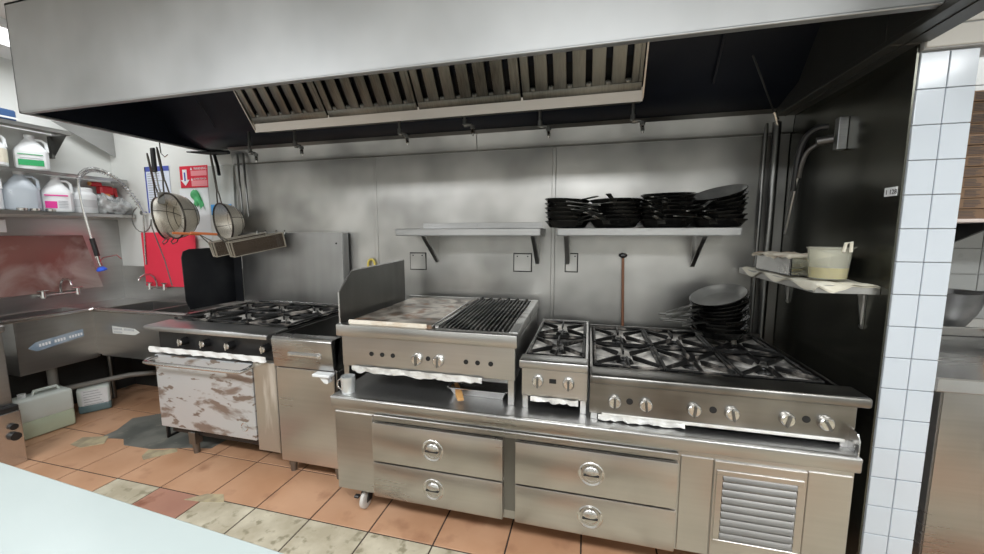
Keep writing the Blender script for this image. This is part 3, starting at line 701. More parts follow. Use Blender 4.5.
m = MB(); m.cyl((-1.92, -.109, 1.43), (-1.92, -.104, 1.43), .007, seg=8); obj('bolt', m, COALS, bs)
pts = [(-.50, .93), (-.525, 1.0), (-.53, 1.33), (-.515, 1.375), (-.47, 1.392), (-.10, 1.40), (-.10, .93)]
m = MB(); m.prism([(-2.945, y, z) for y, z in pts], (.006, 0, 0)); m.prism([(-2.945, -.11, .93), (-2.945, -.105, 1.40), (-2.855, -.105, 1.40), (-2.855, -.11, .93)], (0, .004, 0)); obj('left_side_splash', m, splotch('black_painted_steel', (.02,.022,.026), (.06,.06,.065), 2.5, .4, .7, rough=.35, metal=.5), lr)

# ------------------------------------------------------------------ fry baskets on the splash
for bi, (bx_, lb) in enumerate(((-2.75, 'left one of two dark wire fry baskets hanging above the oven range'), (-2.585, 'right one of two dark wire fry baskets hanging above the oven range'))):
    t = thing('fry_basket', (bx_, -.12, 1.5), lb, 'fry basket', 'wire fry baskets')
    tl = .12
    M = Matrix.Translation((bx_, -.42, 1.335)) @ Matrix.Rotation(-.50, 4, 'Z') @ Matrix.Rotation(.20, 4, 'X')
    m = MB(); wb, hb, lb_ = .075, .11, .36
    m.prism([(-wb*.75, 0, 0), (wb*.75, 0, 0), (wb, 0, hb), (wb-.002, 0, hb), (wb*.74, 0, .003), (-wb*.74, 0, .003), (-wb+.002, 0, hb), (-wb, 0, hb)], (0, lb_, 0), M=M)
    m.prism([(-wb*.75, lb_, 0), (wb*.75, lb_, 0), (wb, lb_, hb), (-wb, lb_, hb)], (0, .002, 0), M=M)
    obj('mesh', m, MESHB, t)
    m = MB()
    for y in (0, lb_):
        m.tube([(-wb*.75, y, 0), (wb*.75, y, 0), (wb, y, hb), (-wb, y, hb), (-wb*.75, y, 0)], .0055, 6, M=M)
    m.tube([(0, -.002, 0), (0, -.002, hb)], .005, 6, M=M)
    for s_ in (-1, 1): m.tube([(s_*wb, 0, hb), (s_*wb, lb_, hb)], .004, 6, M=M); m.tube([(s_*wb*.75, 0, 0), (s_*wb*.75, lb_, 0)], .003, 6, M=M)
    obj('frame', m, plain('greasy_wire', (.45,.41,.34), .4, .6), t)
    m = MB(); h0 = M @ V((0, 0, hb)); h1 = h0+V((-.03, -.06, .06)); h2 = h1+V((-.05, -.15, .01))
    m.tube([h0+V((-.03, 0, 0)), h1], .004, 6); m.tube([h0+V((.03, 0, 0)), h1], .004, 6); m.tube([h1, h2], .009, 8, mi=1)
    obj('handle', m, [ST_F, COPPER], t)
t = thing('basket_hanger', (-2.6, -.13, 1.5), 'dark hanger rail with small bright hooks on top of the range back splash', 'rail')
m = MB(); m.box(-2.85, -2.42, -.14, -.106, 1.487, 1.497, .002); obj('rail', m, ST_D, t)
for x in (-2.66, -2.58, -2.47, -2.39):
    m = MB(); m.tube([(x, -.12, 1.497), (x+.002, -.12, 1.525), (x+.012, -.125, 1.53)], .006, 6); obj('hook', m, CHROME, t)

# ------------------------------------------------------------------ hanging strainers and tools
def strainer(loc, r, rz, depth, label, hl=.40, lean=.0):
    t = thing('strainer', loc, label, 'strainer')
    t.rotation_euler = (.12, lean, rz); LOC[t.name] = V((0, 0, 0))
    m = MB(); m.tube([(r*math.cos(2*PI*k/32), 0, r*math.sin(2*PI*k/32)) for k in range(33)], .007, 8, cap=False); obj('hoop', m, WIREM, t)
    R = Matrix.Rotation(-PI/2, 4, 'X')
    m = MB(); m.lathe([(r*math.cos(a), depth*math.sin(a)) for a in [PI/2*k/9 for k in range(9)]]+[(0, depth)], 32, M=R); b = obj('bowl_mesh', m, MESHM, t)
    m = MB()
    for q in range(2):
        ph = PI*q/2+.3
        m.tube([(r*math.cos(a)*math.cos(ph), depth*1.02*math.sin(a), r*math.cos(a)*math.sin(ph)) for a in [PI*k/16 for k in range(17)]], .0028, 6)
    for rr in (.55, .8): 
        dd = depth*1.02*math.sqrt(1-rr*rr); m.tube([(r*rr*math.cos(2*PI*k/24), dd, r*rr*math.sin(2*PI*k/24)) for k in range(25)], .0022, 6, cap=False)
    obj('support_wires', m, WIREM, t)
    m = MB()
    m.tube([(-.035, 0, r), (-.02, 0, r+.07), (-.008, 0, r+.10), (-.007, 0, r+hl), (0, 0, r+hl+.03), (.007, 0, r+hl), (.008, 0, r+.10), (.02, 0, r+.07), (.035, 0, r)], .0055, 8)
    m.box(-.012, .012, -.004, .004, r+.11, r+hl-.06, .002)
    obj('handle', m, WIREM, t)
    m = MB(); m.tube([(-.03, 0, -r), (-.04, -.02, -r-.025), (.0, -.03, -r-.04), (.04, -.02, -r-.025), (.03, 0, -r)], .004, 6); obj('rest_hook', m, WIREM, t)
    return t
strainer((-3.15, -.42, 1.645), .175, -.18, .17, 'large round wire mesh strainer, front one of the two hanging together by the sink', .30, .04)
strainer((-3.36, -.34, 1.63), .165, -.95, .13, 'round wire mesh strainer hanging partly behind the largest strainer', .32, -.03)
strainer((-2.93, -.18, 1.60), .155, -.30, .15, 'round wire mesh strainer hanging alone to the right against the steel wall', .36, .06)
m = MB(); m.tube([(-3.20, -.42, 2.21), (-3.195, -.42, 2.12), (-3.16, -.42, 2.09), (-3.13, -.42, 2.105)], .004, 6)
tag(obj('hanging_hook', m, CHROME), 'thin wire hook on the hood edge holding the two left strainers', 'hook')
t = thing('spatula', (-3.27, -.42, 2.1), 'black-handled spatula hanging left of the strainers', 'spatula')
m = MB(); m.box(-3.295, -3.255, -.43, -.41, 1.98, 2.165, .006); obj('handle', m, BLACK, t)
m = MB(); m.tube([(-3.27, -.42, 1.99), (-3.25, -.42, 1.86), (-3.235, -.42, 1.82)], .005, 6); m.box(-3.27, -3.20, -.423, -.419, 1.74, 1.83, .003); obj('blade', m, ST_D, t)
t = thing('kitchen_utensil', (-3.0, -.12, 2.15), 'black utensil laid sideways on the hood edge above the lone strainer', 'utensil')
m = MB(); m.tube([(-3.22, -.2, 2.175), (-3.06, -.17, 2.165), (-2.98, -.16, 2.165), (-2.86, -.14, 2.165)], .012, 8, rs=[.006, .014, .022, .016]); obj('handle', m, BLACK, t)
m = MB(); m.tube([(-2.99, -.16, 2.16), (-2.95, -.17, 2.05), (-2.93, -.18, 1.98)], .012, 8); obj('hanger', m, BLACK, t)
for k, x in enumerate((-2.86, -2.80)):
    m = MB(); m.tube([(x, -.06, 2.17), (x+.01, -.07, 1.95), (x+.03, -.08, 1.65)], .008, 8)
    tag(obj('hanging_skewer', m, ST_D), ('left' if k == 0 else 'right')+' one of two long thin rods hanging at the left end of the steel wall', 'rod')
m = MB(); m.tube([(-3.42+.10*math.cos(a), -.45, 1.62+.10*math.sin(a)) for a in [PI*k/8 for k in range(5, 17)]]+[(-3.32,-.45,1.56),(-3.27,-.45,1.43),(-3.22,-.45,1.3),(-3.17,-.45,1.10)], .004, 6)
tag(obj('wire_hook', m, ST_D), 'long thin wire hook with a round loop hanging in front of the red board', 'hook')

# ------------------------------------------------------------------ corner sink
sk = thing('corner_sink', (-4.0, -.4, 0), 'L-shaped stainless steel corner sink with long apron fronts', 'sink')
XF, YF, RZ = -4.0, -.50, .89
m = MB()
# deck frame around two basins
def deck(x0, x1, y0, y1): m.box(x0, x1, y0, y1, RZ-.016, RZ-.008)
deck(XL+.01, XL+.07, -1.12, -.01); deck(XF-.06, XF, -1.12, YF); deck(XL+.07, XF-.06, -1.12, -.96)
deck(XL+.07, XF+.04, YF-.0, -.01); deck(XF+.04, -2.96, YF, YF+.055); deck(XF+.04, -2.96, -.07, -.01); deck(-3.08, -2.96, YF+.05, -.07)
m.box(-3.50, -3.47, YF+.05, -.07, .62, RZ-.012)
obj('deck', m, ST_S, sk)
m = MB(); m.tube([(XF, -1.12, RZ-.006), (XF, YF-.03, RZ-.006), (XF+.03, YF, RZ-.006), (-2.97, YF, RZ-.006)], .018, 10)
obj('rolled_rim', m, ST_B, sk)
m = MB()
m.box(XF-.012, XF-.004, -.95, YF+.02, .475, RZ-.012, .003); m.box(XL+.07, XF-.006, -.955, -.947, .475, RZ-.012); m.box(XL+.065, XL+.073, -.955, YF, .475, RZ-.012)
m.box(XL+.07, XF-.006, YF-.01, YF, .475, RZ-.012); m.box(XL+.07, XF-.006, -.955, YF, .47, .478)
obj('left_basin', m, ST_S, sk)
m = MB()
m.box(XF-.01, -3.06, YF+.004, YF+.012, .50, RZ-.012, .003); m.box(XF+.04, -3.08, -.075, -.067, .5, RZ-.012); m.box(XF+.035, XF+.043, YF+.005, -.07, .5, RZ-.012)
m.box(-3.085, -3.077, YF+.005, -.07, .5, RZ-.012); m.box(XF+.04, -3.08, YF+.005, -.07, .49, .5)
obj('right_basin', m, ST_S, sk)
m = MB(); m.box(XL+.002, XL+.012, -1.12, -.002, RZ-.01, 1.64); m.box(XL+.012, -2.96, -.012, -.002, RZ-.01, 1.20, .002)
obj('back_splash', m, ST_S, sk)
for (x, y) in ((XL+.12, -1.05), (XL+.2, -.3), (-3.2, -.3), (XF-.05, -1.06)):
    m = MB(); m.cyl((x, y, 0), (x, y, RZ-.02), .02); obj('leg', m, ST_D, sk)
m = MB(); m.cyl((-4.15, -.72, .47), (-4.15, -.72, .30), .03); m.tube([(-4.15, -.72, .30), (-4.13, -.68, .25), (-4.0, -.3, .24), (-3.9, -.15, .22), (-2.95, -.12, .22)], .022, 10); m.cyl((-3.6, -.25, .5), (-3.6, -.25, .3), .03); m.tube([(-3.6,-.25,.3),(-3.55,-.22,.26),(-3.3,-.15,.26)], .02, 10)
obj('drain_pipe', m, plain('drain_pipe_grey', (.25,.24,.22), .5, .4), sk)
m = MB(); x = XF-.0035
m.prism([(x, -.90, .664), (x, -.855, .70), (x, -.575, .735), (x, -.575, .675), (x, -.855, .63)], (.0015, 0, 0)); st_ = obj('sticker', m, BLUEST, sk); st_['label'] = 'faded blue pencil-shaped sticker with worn white lettering'
m = MB(); rr = random.Random(3)
for k in range(15):
    y = -.84+k*.0175; zc = .672+(y+.84)*.10
    if k in (4, 9): continue
    m.box(x+.0015, x+.0022, y, y+.012, zc-.011, zc+.010)
obj('lettering', m, PAPER, st_)
m = MB(); y = YF+.0035
m.prism([(-3.80, y, .752), (-3.55, y, .742), (-3.50, y, .715), (-3.55, y, .69), (-3.80, y, .690)], (0, -.0015, 0)); st_ = obj('sticker', m, SILVST, sk); st_['label'] = 'silver pencil-shaped sticker with worn lettering'
m = MB()
for k in range(16):
    if k == 7: continue
    m.box(-3.785+k*.0145, -3.775+k*.0145, y-.0022, y-.0015, .722, .740)
for k in range(7): m.box(-3.785+k*.014, -3.775+k*.014, y-.0022, y-.0015, .698, .712)
obj('lettering', m, GREYP, st_)

# faucets
def faucet(t, p0, axis, out, spread):
    p0 = V(p0); a = V(axis)*spread; o = V(out)
    m = MB(); m.tube([p0-a+o*.05, p0+a+o*.05], .011, 10)
    for s_ in (-1, 1): m.tube([p0+a*s_, p0+a*s_+o*.05], .012, 10)
    obj('faucet_body', m, CHROME, t)
    for s_ in (-1, 1):
        m = MB(); c = p0+a*s_+o*.05; m.cyl(c+V((0, 0, -.02)), c+V((0, 0, .035)), .018, .013); m.tube([c+V((0, 0, .04))-V(axis)*.035, c+V((0, 0, .04))+V(axis)*.035], .006, 8); obj('tap_handle', m, CHROME, t)
    m = MB(); c = p0+o*.05
    m.tube([c, c+V((0, 0, .05)), c+V((0, 0, .10))+o*.015, c+V((0, 0, .13))+o*.05, c+V((0, 0, .13))+o*.10, c+V((0, 0, .11))+o*.135, c+V((0, 0, .08))+o*.145], .009, 10)
    obj('spout', m, CHROME, t)
t = thing('sink_faucet', (-4.40, -.50, 1.0), 'chrome two-handle faucet on the left wall in front of the scoured red board', 'faucet')
faucet(t, (-4.405, -.50, 1.0), (0, 1, 0), (1, 0, 0), .11)
t = thing('sink_faucet', (-3.9, -.02, 1.015), 'small chrome two-handle faucet under the bright red cutting board', 'faucet')
faucet(t, (-3.90, -.012, 1.01), (1, 0, 0), (0, -1, 0), .09)
# pre-rinse sprayer
t = thing('pre_rinse_sprayer', (-4.05, -.3, 1.0), 'tall chrome spring-hose sprayer arching over the sink with a blue nozzle', 'faucet')
P0 = V((-4.10, -.44, 1.20)); arc = []
ctrl = [(-4.08, -.41, 1.50), (-4.09, -.435, 1.75), (-4.09, -.44, 1.92), (-4.09, -.41, 2.00), (-4.09, -.35, 2.045), (-4.08, -.27, 2.04), (-4.06, -.19, 1.985), (-4.05, -.12, 1.90), (-4.03, -.06, 1.78), (-4.02, -.035, 1.70)]
def cr(pts, n=10):
    P_ = [V(p) for p in pts]; P_ = [P_[0]]+P_+[P_[-1]]; out = []
    for i in range(1, len(P_)-2):
        for k in range(n):
            u = k/n; a, b, c, d_ = P_[i-1:i+3]
            out.append(.5*((2*b)+(-a+c)*u+(2*a-5*b+4*c-d_)*u*u+(-a+3*b-3*c+d_)*u**3))
    out.append(P_[-2]); return out
sm = cr(ctrl, 12)
m = MB(); m.tube([(-4.065, -.395, 1.30)]+sm[:1]+sm, .0085, 8); obj('hose', m, CHROME, t)
m = MB(); hel = []; seg_ = sm[26:98]; tot = len(seg_)
for i in range(tot*6-6):
    u = i/6; k = int(u); p = seg_[k].lerp(seg_[min(k+1, tot-1)], u-k); tn = (seg_[min(k+1, tot-1)]-seg_[k]).normalized() if k < tot-1 else tn
    s1 = tn.orthogonal().normalized(); s1 = V((1,0,0))-tn*tn.x; s1.normalize(); s2 = tn.cross(s1)
    an = u*2*PI*.42; hel.append(p+(s1*math.cos(an)+s2*math.sin(an))*.019)
m.tube(hel, .0028, 5); obj('spring', m, ST_SH, t)
m = MB(); m.tube([(-4.075, -.405, 1.47), (-4.06, -.39, 1.32)], .018, 12); obj('grip', m, BLACK, t)
m = MB(); m.tube([(-4.06, -.39, 1.32), (-4.055, -.385, 1.26), (-4.05, -.38, 1.235)], .012, 10); m.tube([(-4.055,-.385,1.27),(-4.1,-.33,1.30),(-4.15,-.2,1.32),(-4.16,-.16,1.28)], .006, 8); obj('spray_valve', m, CHROME, t)
m = MB(); m.lathe([(0, .012), (.02, .01), (.036, -.012), (.034, -.02), (0, -.02)], 20, M=Matrix.Translation((-4.05, -.38, 1.215)) @ Matrix.Rotation(.25, 4, 'X')); obj('nozzle_ring', m, BLUEN, t)
m = MB(); m.cyl((-4.02, -.013, 1.70), (-4.02, -.05, 1.70), .02); m.tube([(-4.02, -.035, 1.70), (-4.03, -.04, 1.4), (-4.04, -.04, 1.22)], .008, 8); obj('riser_pipe', m, CHROME, t)

# boards, signs and papers
m = MB(); M = Matrix.Translation((XL+.045, -.27, 1.02)) @ Matrix.Rotation(-.05, 4, 'Y')
m.prism([(0, .07, .0), (0, -.02, .475), (0, -.96, .475), (0, -.96, 0)], (.012, 0, 0), M=M, bev=.003)
tag(obj('cutting_board', m, REDW), 'large scoured brown-red cutting board leaning on the left wall above the sink', 'cutting board')
m = MB(); m.box(-4.085, -3.44, -.032, -.020, 1.215-.20, 1.52, .004)
tag(obj('cutting_board', m, REDB), 'bright red cutting board hanging on the wall behind the sink', 'cutting board')
t = thing('notice_sheet', (-3.87, -.01, 1.95), 'white notice sheet with a dark blue header and edge on the white wall', 'notice')
m = MB(); m.box(-3.99, -3.70, -.006, -.001, 1.70, 2.115, .001); obj('sheet', m, plain('pale_blue_paper', (.72,.77,.88), .6), t)
m = MB(); m.box(-3.992, -3.698, -.008, -.006, 2.075, 2.118); m.box(-3.992, -3.978, -.008, -.006, 1.70, 2.118); obj('header', m, BLUEP, t)
m = MB()
for k in range(16):
    m.box(-3.965, -3.965+.18*random.uniform(.5, 1), -.0068, -.006, 2.05-k*.021, 2.058-k*.021)
obj('printed_lines', m, GREYP, t)
def text(parent, s, size, M, mat, name='lettering'):
    cu = bpy.data.curves.new('t', 'FONT'); cu.body = s; cu.size = size; cu.extrude = .0006; cu.align_x = 'LEFT'; cu.resolution_u = 2
    o = bpy.data.objects.new('t', cu); C.objects.link(o); dg = bpy.context.evaluated_depsgraph_get(); dg.update()
    me = bpy.data.meshes.new_from_object(o.evaluated_get(dg)); bpy.data.objects.remove(o); bpy.data.curves.remove(cu)
    b = MB(); b.bm.from_mesh(me); bmesh.ops.transform(b.bm, matrix=M, verts=b.bm.verts); bpy.data.meshes.remove(me)
    return obj(name, b, mat, parent)
t = thing('warning_sign', (-3.42, -.01, 2.0), 'red warning sign with a white down arrow and two blocks of small print', 'sign')
x0, x1, z0, z1 = -3.575, -3.255, 1.915, 2.105
m = MB(); m.box(x0, x1, -.008, -.001, z0, z1, .003); obj('plate', m, SIGNR, t)
m = MB(); m.prism([(x0+.035, -.008, z1-.03), (x0+.085, -.008, z1-.03), (x0+.085, -.008, z0+.07), (x0+.11, -.008, z0+.07), (x0+.06, -.008, z0+.018), (x0+.01, -.008, z0+.07), (x0+.035, -.008, z0+.07)], (0, -.0015, 0))
a_ = obj('arrow', m, PAPER, t)
m = MB(); m.box(x0+.052, x0+.068, -.0105, -.0095, z0+.06, z1-.055); obj('arrow_slot', m, BLUEP, a_)
RX = Matrix.Rotation(PI/2, 4, 'X')
text(t, 'WARNING', .030, Matrix.Translation((x0+.165, -.0088, z1-.036)) @ RX, PAPER)
text(t, 'ADVERTENCIA', .022, Matrix.Translation((x0+.155, -.0088, z1-.122)) @ RX, PAPER)
for zz in (z1-.025, z1-.115):
    m = MB(); m.prism([(x0+.125, -.008, zz-.012), (x0+.15, -.008, zz-.012), (x0+.1375, -.008, zz+.012)], (0, -.0012, 0)); obj('warning_triangle', m, PAPER, t)
m = MB(); m.box(x0+.13, x1-.012, -.0088, -.008, z1-.088, z1-.044); m.box(x0+.13, x1-.012, -.0088, -.008, z0+.012, z1-.128); obj('small_print', m, PINKP, t)
m = MB(); m.box(-3.60, -3.27, -.0045, -.001, 1.46, 1.908, .001); tag(obj('paper_sheet', m, PAPER), 'plain white sheet hanging on the wall below the red warning sign', 'paper')
m = MB(); rr = random.Random(11)
m.grid(lambda u, v: (-3.44+.09*u+.04*v, -.03-.02*math.sin(u*5)*math.sin(v*4)-.01*math.sin(9*v), 1.86-.12*v-.03*u+.05*math.sin(PI*u)), 10, 10); m.grid(lambda u, v: (-3.44+.09*u+.04*v, -.012, 1.86-.12*v-.03*u+.05*math.sin(PI*u)), 10, 10)
tag(obj('green_cloth', m, plain('green_film', (.12,.55,.22), .5)), 'small translucent green cloth hanging by the strainer on the white sheet', 'cloth')
m = MB(); m.grid(lambda u, v: (-3.235+.27*u, -.02-.008*math.sin(u*12+v*3), 2.09-.42*v), 16, 12, mi=0); m.grid(lambda u, v: (-3.235+.27*u, -.012, 2.09-.42*v), 4, 4, mi=0)
m.box(-3.22, -3.0, -.034, -.028, 1.67, 1.76, .001, mi=1)
tag(obj('plastic_sleeve', m, [plain('clear_sleeve', (.55,.57,.55), .2), plain('blue_insert', (.08,.35,.75), .5)]), 'cloudy plastic sleeve with a blue insert hanging right of the warning sign', 'plastic bag')

# ------------------------------------------------------------------ shelves on the left wall
def lshelf(z, y0, y1, xo, label, th=.03, br_=()):
    t = thing('wall_shelf', (XL+.1, (y0+y1)/2, z-th), label, 'shelf')
    m = MB(); m.box(XL+.012, xo, y0, y1, z-.004, z, .001); m.box(xo-.004, xo, y0, y1, z-th, z, .001); m.box(XL+.012, xo, y1-.004, y1, z-th, z)
    obj('shelf_board', m, ST, t)
    for y in br_:
        m = MB(); m.prism([(XL+.014, y, z-th), (xo-.03, y, z-th), (XL+.03, y, z-.21), (XL+.014, y, z-.21)], (0, .003, 0)); m.box(XL+.013, XL+.05, y-.015, y+.003, z-.21, z-th); obj('bracket', m, ST_D, t)
lshelf(1.685, -1.25, -.015, -4.15, 'lower steel shelf with a row of jugs over the sink', .03)
lshelf(2.005, -1.25, -.02, -4.20, 'middle shelf holding the green-labelled jug', .025)
lshelf(2.345, -1.25, -.40, -4.17, 'empty-ended top shelf with a triangular bracket above the jugs', .03, (-.42,))
m = MB(); m.box(-4.38, -4.19, -1.2, -.70, 2.346, 2.425, .008); m.box(-4.19, -4.187, -1.2, -.70, 2.36, 2.372, mi=1)
tag(obj('blue_box', m, [BLUED, SILVST]), 'flat dark blue box on the top shelf at the far left', 'box')

def jug(loc, label, body, band=None, h=.30, w=.155, dpt=.15, capc=None, lab=None, rz=0, lab_z=(.05,.15), stripe=False, wide=1.0):
    t = thing('jug', loc, label, 'jug', None); t.rotation_euler.z = rz; LOC[t.name] = V((0, 0, 0))
    hb = h*.52; n_ = 24
    def ring(sx_, sy_, z, e=4): 
        out = []
        for k in range(n_):
            a = 2*PI*k/n_; c, s_ = math.cos(a), math.sin(a); q = (abs(c)**e+abs(s_)**e)**(-1/e); out.append((sx_*c*q, sy_*s_*q, z))
        return out
    m = MB(); b = bmesh.new(); R = []
    for sx_, sy_, z, e in ((w*.44, dpt*.44, 0, 4), (w/2, dpt/2, .012, 4), (w/2, dpt/2, hb, 4), (w*.47, dpt*.47, hb+.02, 3.2), (w*.29, dpt*.29, hb+(h-hb)*.52, 2.4), (w*.15, dpt*.15, h*.9, 2), (w*.14, dpt*.14, h*.93, 2)):
        R.append([b.verts.new(p) for p in ring(sx_, sy_, z, e)])
    for i in range(len(R)-1):
        for k in range(n_): b.faces.new((R[i][k], R[i][(k+1)%n_], R[i+1][(k+1)%n_], R[i+1][k]))
    b.faces.new(R[0][::-1]); b.faces.new(R[-1]); m._merge(b); obj('bottle', m, body, t)
    m = MB(); m.cyl((0, 0, h*.93), (0, 0, h), w*.155, seg=20); obj('cap', m, capc or WHITE, t)
    m = MB(); m.tube([(w*.12, 0, h*.88), (w*.34, 0, h*.89), (w*.46, 0, h*.80), (w*.48, 0, hb+.01)], .011, 8); obj('handle', m, body, t)
    if band:
        m = MB(); e = 4; zz0, zz1 = lab_z; b = bmesh.new()
        ra = [b.verts.new((p[0]*1.012, p[1]*1.012, p[2])) for p in ring(w/2, dpt/2, zz0, 4)]; rb = [b.verts.new((p[0]*1.012, p[1]*1.012, p[2])) for p in ring(w/2, dpt/2, zz1, 4)]
        for k in range(n_): b.faces.new((ra[k], ra[(k+1)%n_], rb[(k+1)%n_], rb[k]))
        m._merge(b); lb_ = obj('label_wrap', m, PAPER if lab else band, t)
        if lab:
            m = MB(); m.box(-w*.36, lab[0], -dpt/2-.004, -dpt/2-.0005, lab[1], lab[2]); m.box(-w*.36, w*.36, -dpt/2-.004, -dpt/2-.0005, lab[3], lab[4]); obj('label_print', m, band, lb_)
            m = MB()
            for q in range(5): m.box(lab[0]+.008 if lab[0] < .03 else -w*.3, w*.34, -dpt/2-.0035, -dpt/2-.0005, lab[1]+.004+q*.013, lab[1]+.008+q*.013)
            obj('small_print', m, GREYP, lb_)
    return t
FZ = PI/3
jug((-4.29, -.60, 2.006), 'white jug with a green label band on the middle shelf', WHITE, GREEN, .27, .18, .15, lab=(.066, .03, .075, .112, .118), rz=FZ, lab_z=(.02,.14))
jug((-4.29, -.83, 2.006), 'beige-labelled jug at the left end of the middle shelf, cut by the frame', WHITE, plain('beige_label', (.75,.70,.58), .6), .26, .18, .15, rz=FZ, lab_z=(.03,.13))
jug((-4.28, -.88, 1.686), 'white jug with a yellow label at the left end of the lower shelf', WHITE, YEL, .28, .16, .15, lab=(.05, .02, .085, .13, .133), rz=FZ, lab_z=(.01,.15))
jug((-4.28, -.69, 1.686), 'empty cloudy translucent jug between the yellow and pink labelled jugs', CLEAR, None, .30, .19, .16, rz=FZ)
jug((-4.28, -.485, 1.686), 'white jug with a pink label on the lower shelf', WHITE, PINK, .29, .18, .15, lab=(.0, .03, .085, .128, .138), rz=FZ, lab_z=(.02,.15))
t = thing('white_tub', (-4.28, -.315, 1.686), 'squat white round tub with a grey label next to the pink-labelled jug', 'tub')
m = MB(); M = Matrix.Translation((-4.28, -.315, 1.686))
m.lathe([(0, 0), (.078, 0), (.085, .01), (.085, .15), (.08, .165), (.062, .18), (.06, .2), (0, .2)], 28, M=M); b_ = obj('tub_body', m, WHITE, t)
m = MB(); m.lathe([(.0865, .05), (.0865, .115)], 28, M=M); obj('label_wrap', m, plain('pale_grey_label', (.6,.62,.63), .6), b_)
m = MB(); m.lathe([(0, .218), (.055, .218), (.062, .21), (.062, .19)], 24, M=M); obj('lid', m, WHITE, t)
t = thing('spray_bottle', (-4.31, -.13, 1.686), 'red and white spray bottle behind the sprayer hose', 'bottle')
m = MB(); M = Matrix.Translation((-4.31, -.13, 1.686)); m.lathe([(0, 0), (.045, 0), (.045, .15), (.02, .21), (.015, .24), (0, .24)], 20, M=M); obj('bottle', m, WHITE, t)
m = MB(); m.box(-4.345, -4.275, -.185, -.085, 1.86, 1.94, .012); m.box(-4.33, -4.29, -.24, -.16, 1.93, 1.97, .008); m.prism([(-4.32, -.09, 1.93), (-4.32, -.05, 1.93), (-4.32, -.045, 1.85), (-4.32, -.06, 1.85)], (.02, 0, 0)); obj('spray_head', m, REDSP, t)
m = MB(); m.cyl((-4.31, -.25, 1.95), (-4.31, -.20, 1.95), .016); m.box(-4.29, -4.27, -.17, -.12, 1.80, 1.87, .004); obj('trigger', m, ORANGEM, t)
def lump(c, r, seed, name, label):
    rr = random.Random(seed); ph = [rr.uniform(0, 6) for _ in range(8)]
    m = MB()
    def fn(u, v):
        a = 2*PI*u; b = PI*v-PI/2
        k = 1+.13*math.sin(3*a+ph[0]+2*b)+.10*math.sin(5*a-3*b+ph[1])+.08*math.sin(7*b+4*a+ph[2])+.05*math.sin(11*a+ph[3]+5*b)
        return (c[0]+r[0]*k*math.cos(a)*math.cos(b), c[1]+r[1]*k*math.sin(a)*math.cos(b), max(c[2]-r[2]*.92, c[2]+r[2]*k*math.sin(b)))
    m.grid(fn, 36, 22); bmesh.ops.remove_doubles(m.bm, verts=m.bm.verts, dist=.0005)
    return tag(obj(name, m, BAGM, angle=25), label, 'bag')
lump((-4.27, -.19, 1.765), (.085, .085, .088), 1, 'plastic_bag', 'crumpled grey plastic bag beside the white tub')
lump((-4.22, -.085, 1.75), (.07, .075, .072), 2, 'plastic_bag', 'crumpled shiny plastic bag at the right end of the lower shelf')
for k, (y, lb) in enumerate(((-.745, 'left'), (-.675, 'middle'), (-.585, 'right'))):
    m = MB(); m.lathe([(0, .004), (.022, .004), (.026, .016), (.03, .018), (.028, .0), (0, 0)], 20, M=Matrix.Translation((-4.178, y, 1.686)))
    tag(obj('small_metal_lid', m, CHROME), '%s one of three small metal lids lying before the jugs' % lb, 'lid', 'small metal lids on the lower shelf')
m = MB(); m.box(XL+.012, XL+.02, -1.1, -.74, 1.52, 1.62, .002); tag(obj('wall_notice', m, PAPER), 'white card on the left wall just below the lower shelf', 'card')

# ------------------------------------------------------------------ under the sink
def jerrycan(loc, w, dpt, h, fill, liq, label, rz, lab=False):
    t = thing('jerrycan', loc, label, 'jerrycan'); t.rotation_euler.z = rz; LOC[t.name] = V((0, 0, 0))
    m = MB(); m.box(-w/2, w/2, -dpt/2, dpt/2, h*fill, h, .02, seg=3); obj('can_body', m, JERRY, t)
    m = MB(); m.box(-w/2+.001, w/2-.001, -dpt/2+.001, dpt/2-.001, .001, h*fill+.015, .018, seg=3); obj('liquid_level', m, liq, t)
    m = MB(); m.cyl((-w*.3, 0, h), (-w*.3, 0, h+.03), .022); obj('cap', m, BLACK if lab else WHITE, t)
    m = MB(); m.tube([(-.04, 0, h-.005), (-.03, 0, h+.028), (w*.3, 0, h+.028), (w*.36, 0, h-.005)], .011, 8); obj('handle', m, JERRY, t)
    if lab:
        m = MB(); m.box(-w*.36, w*.42, -dpt/2-.002, -dpt/2, h*.32, h*.9); q = obj('label_sheet', m, PAPER, t)
        m = MB()
        for k in range(6): m.box(-w*.3, w*.3*random.uniform(.4, 1), -dpt/2-.003, -dpt/2-.002, h*.84-k*.022, h*.84+.006-k*.022)
        obj('printed_lines', m, GREYP, q)
    return t
jerrycan((-4.03, -.86, 0), .30, .17, .30, .42, JLIQ, 'large translucent jerrycan half full of greenish liquid under the sink', PI/2-.12)
jerrycan((-4.10, -.50, 0), .20, .15, .22, .28, JLIQ2, 'small white-labelled jerrycan with dark liquid under the sink', PI/3.2, True)

# steel stand at the far left edge
t = thing('steel_cabinet', (-3.85, -1.35, 0), 'narrow steel cabinet at the left edge of the picture before the sink', 'cabinet')
m = MB(); m.box(-4.05, -3.655, -1.65, -1.16, .02, .90, .004); m.box(-4.08, -3.635, -1.68, -1.15, .88, .925, .008); obj('body', m, ST, t)
m = MB(); m.box(-3.66, -3.60, -1.66, -1.155, .0, .36, .004); lb_ = obj('lower_box', m, ST_B, t)
m = MB(); m.box(-3.66, -3.605, -1.30, -1.155, .26, .40, .008); obj('black_cover', m, BLACK, t)
m = MB(); m.cyl((-3.60, -1.20, .20), (-3.575, -1.20, .20), .026); m.cyl((-3.60, -1.20, .265), (-3.58, -1.20, .265), .02); obj('knob', m, BLACK, lb_)

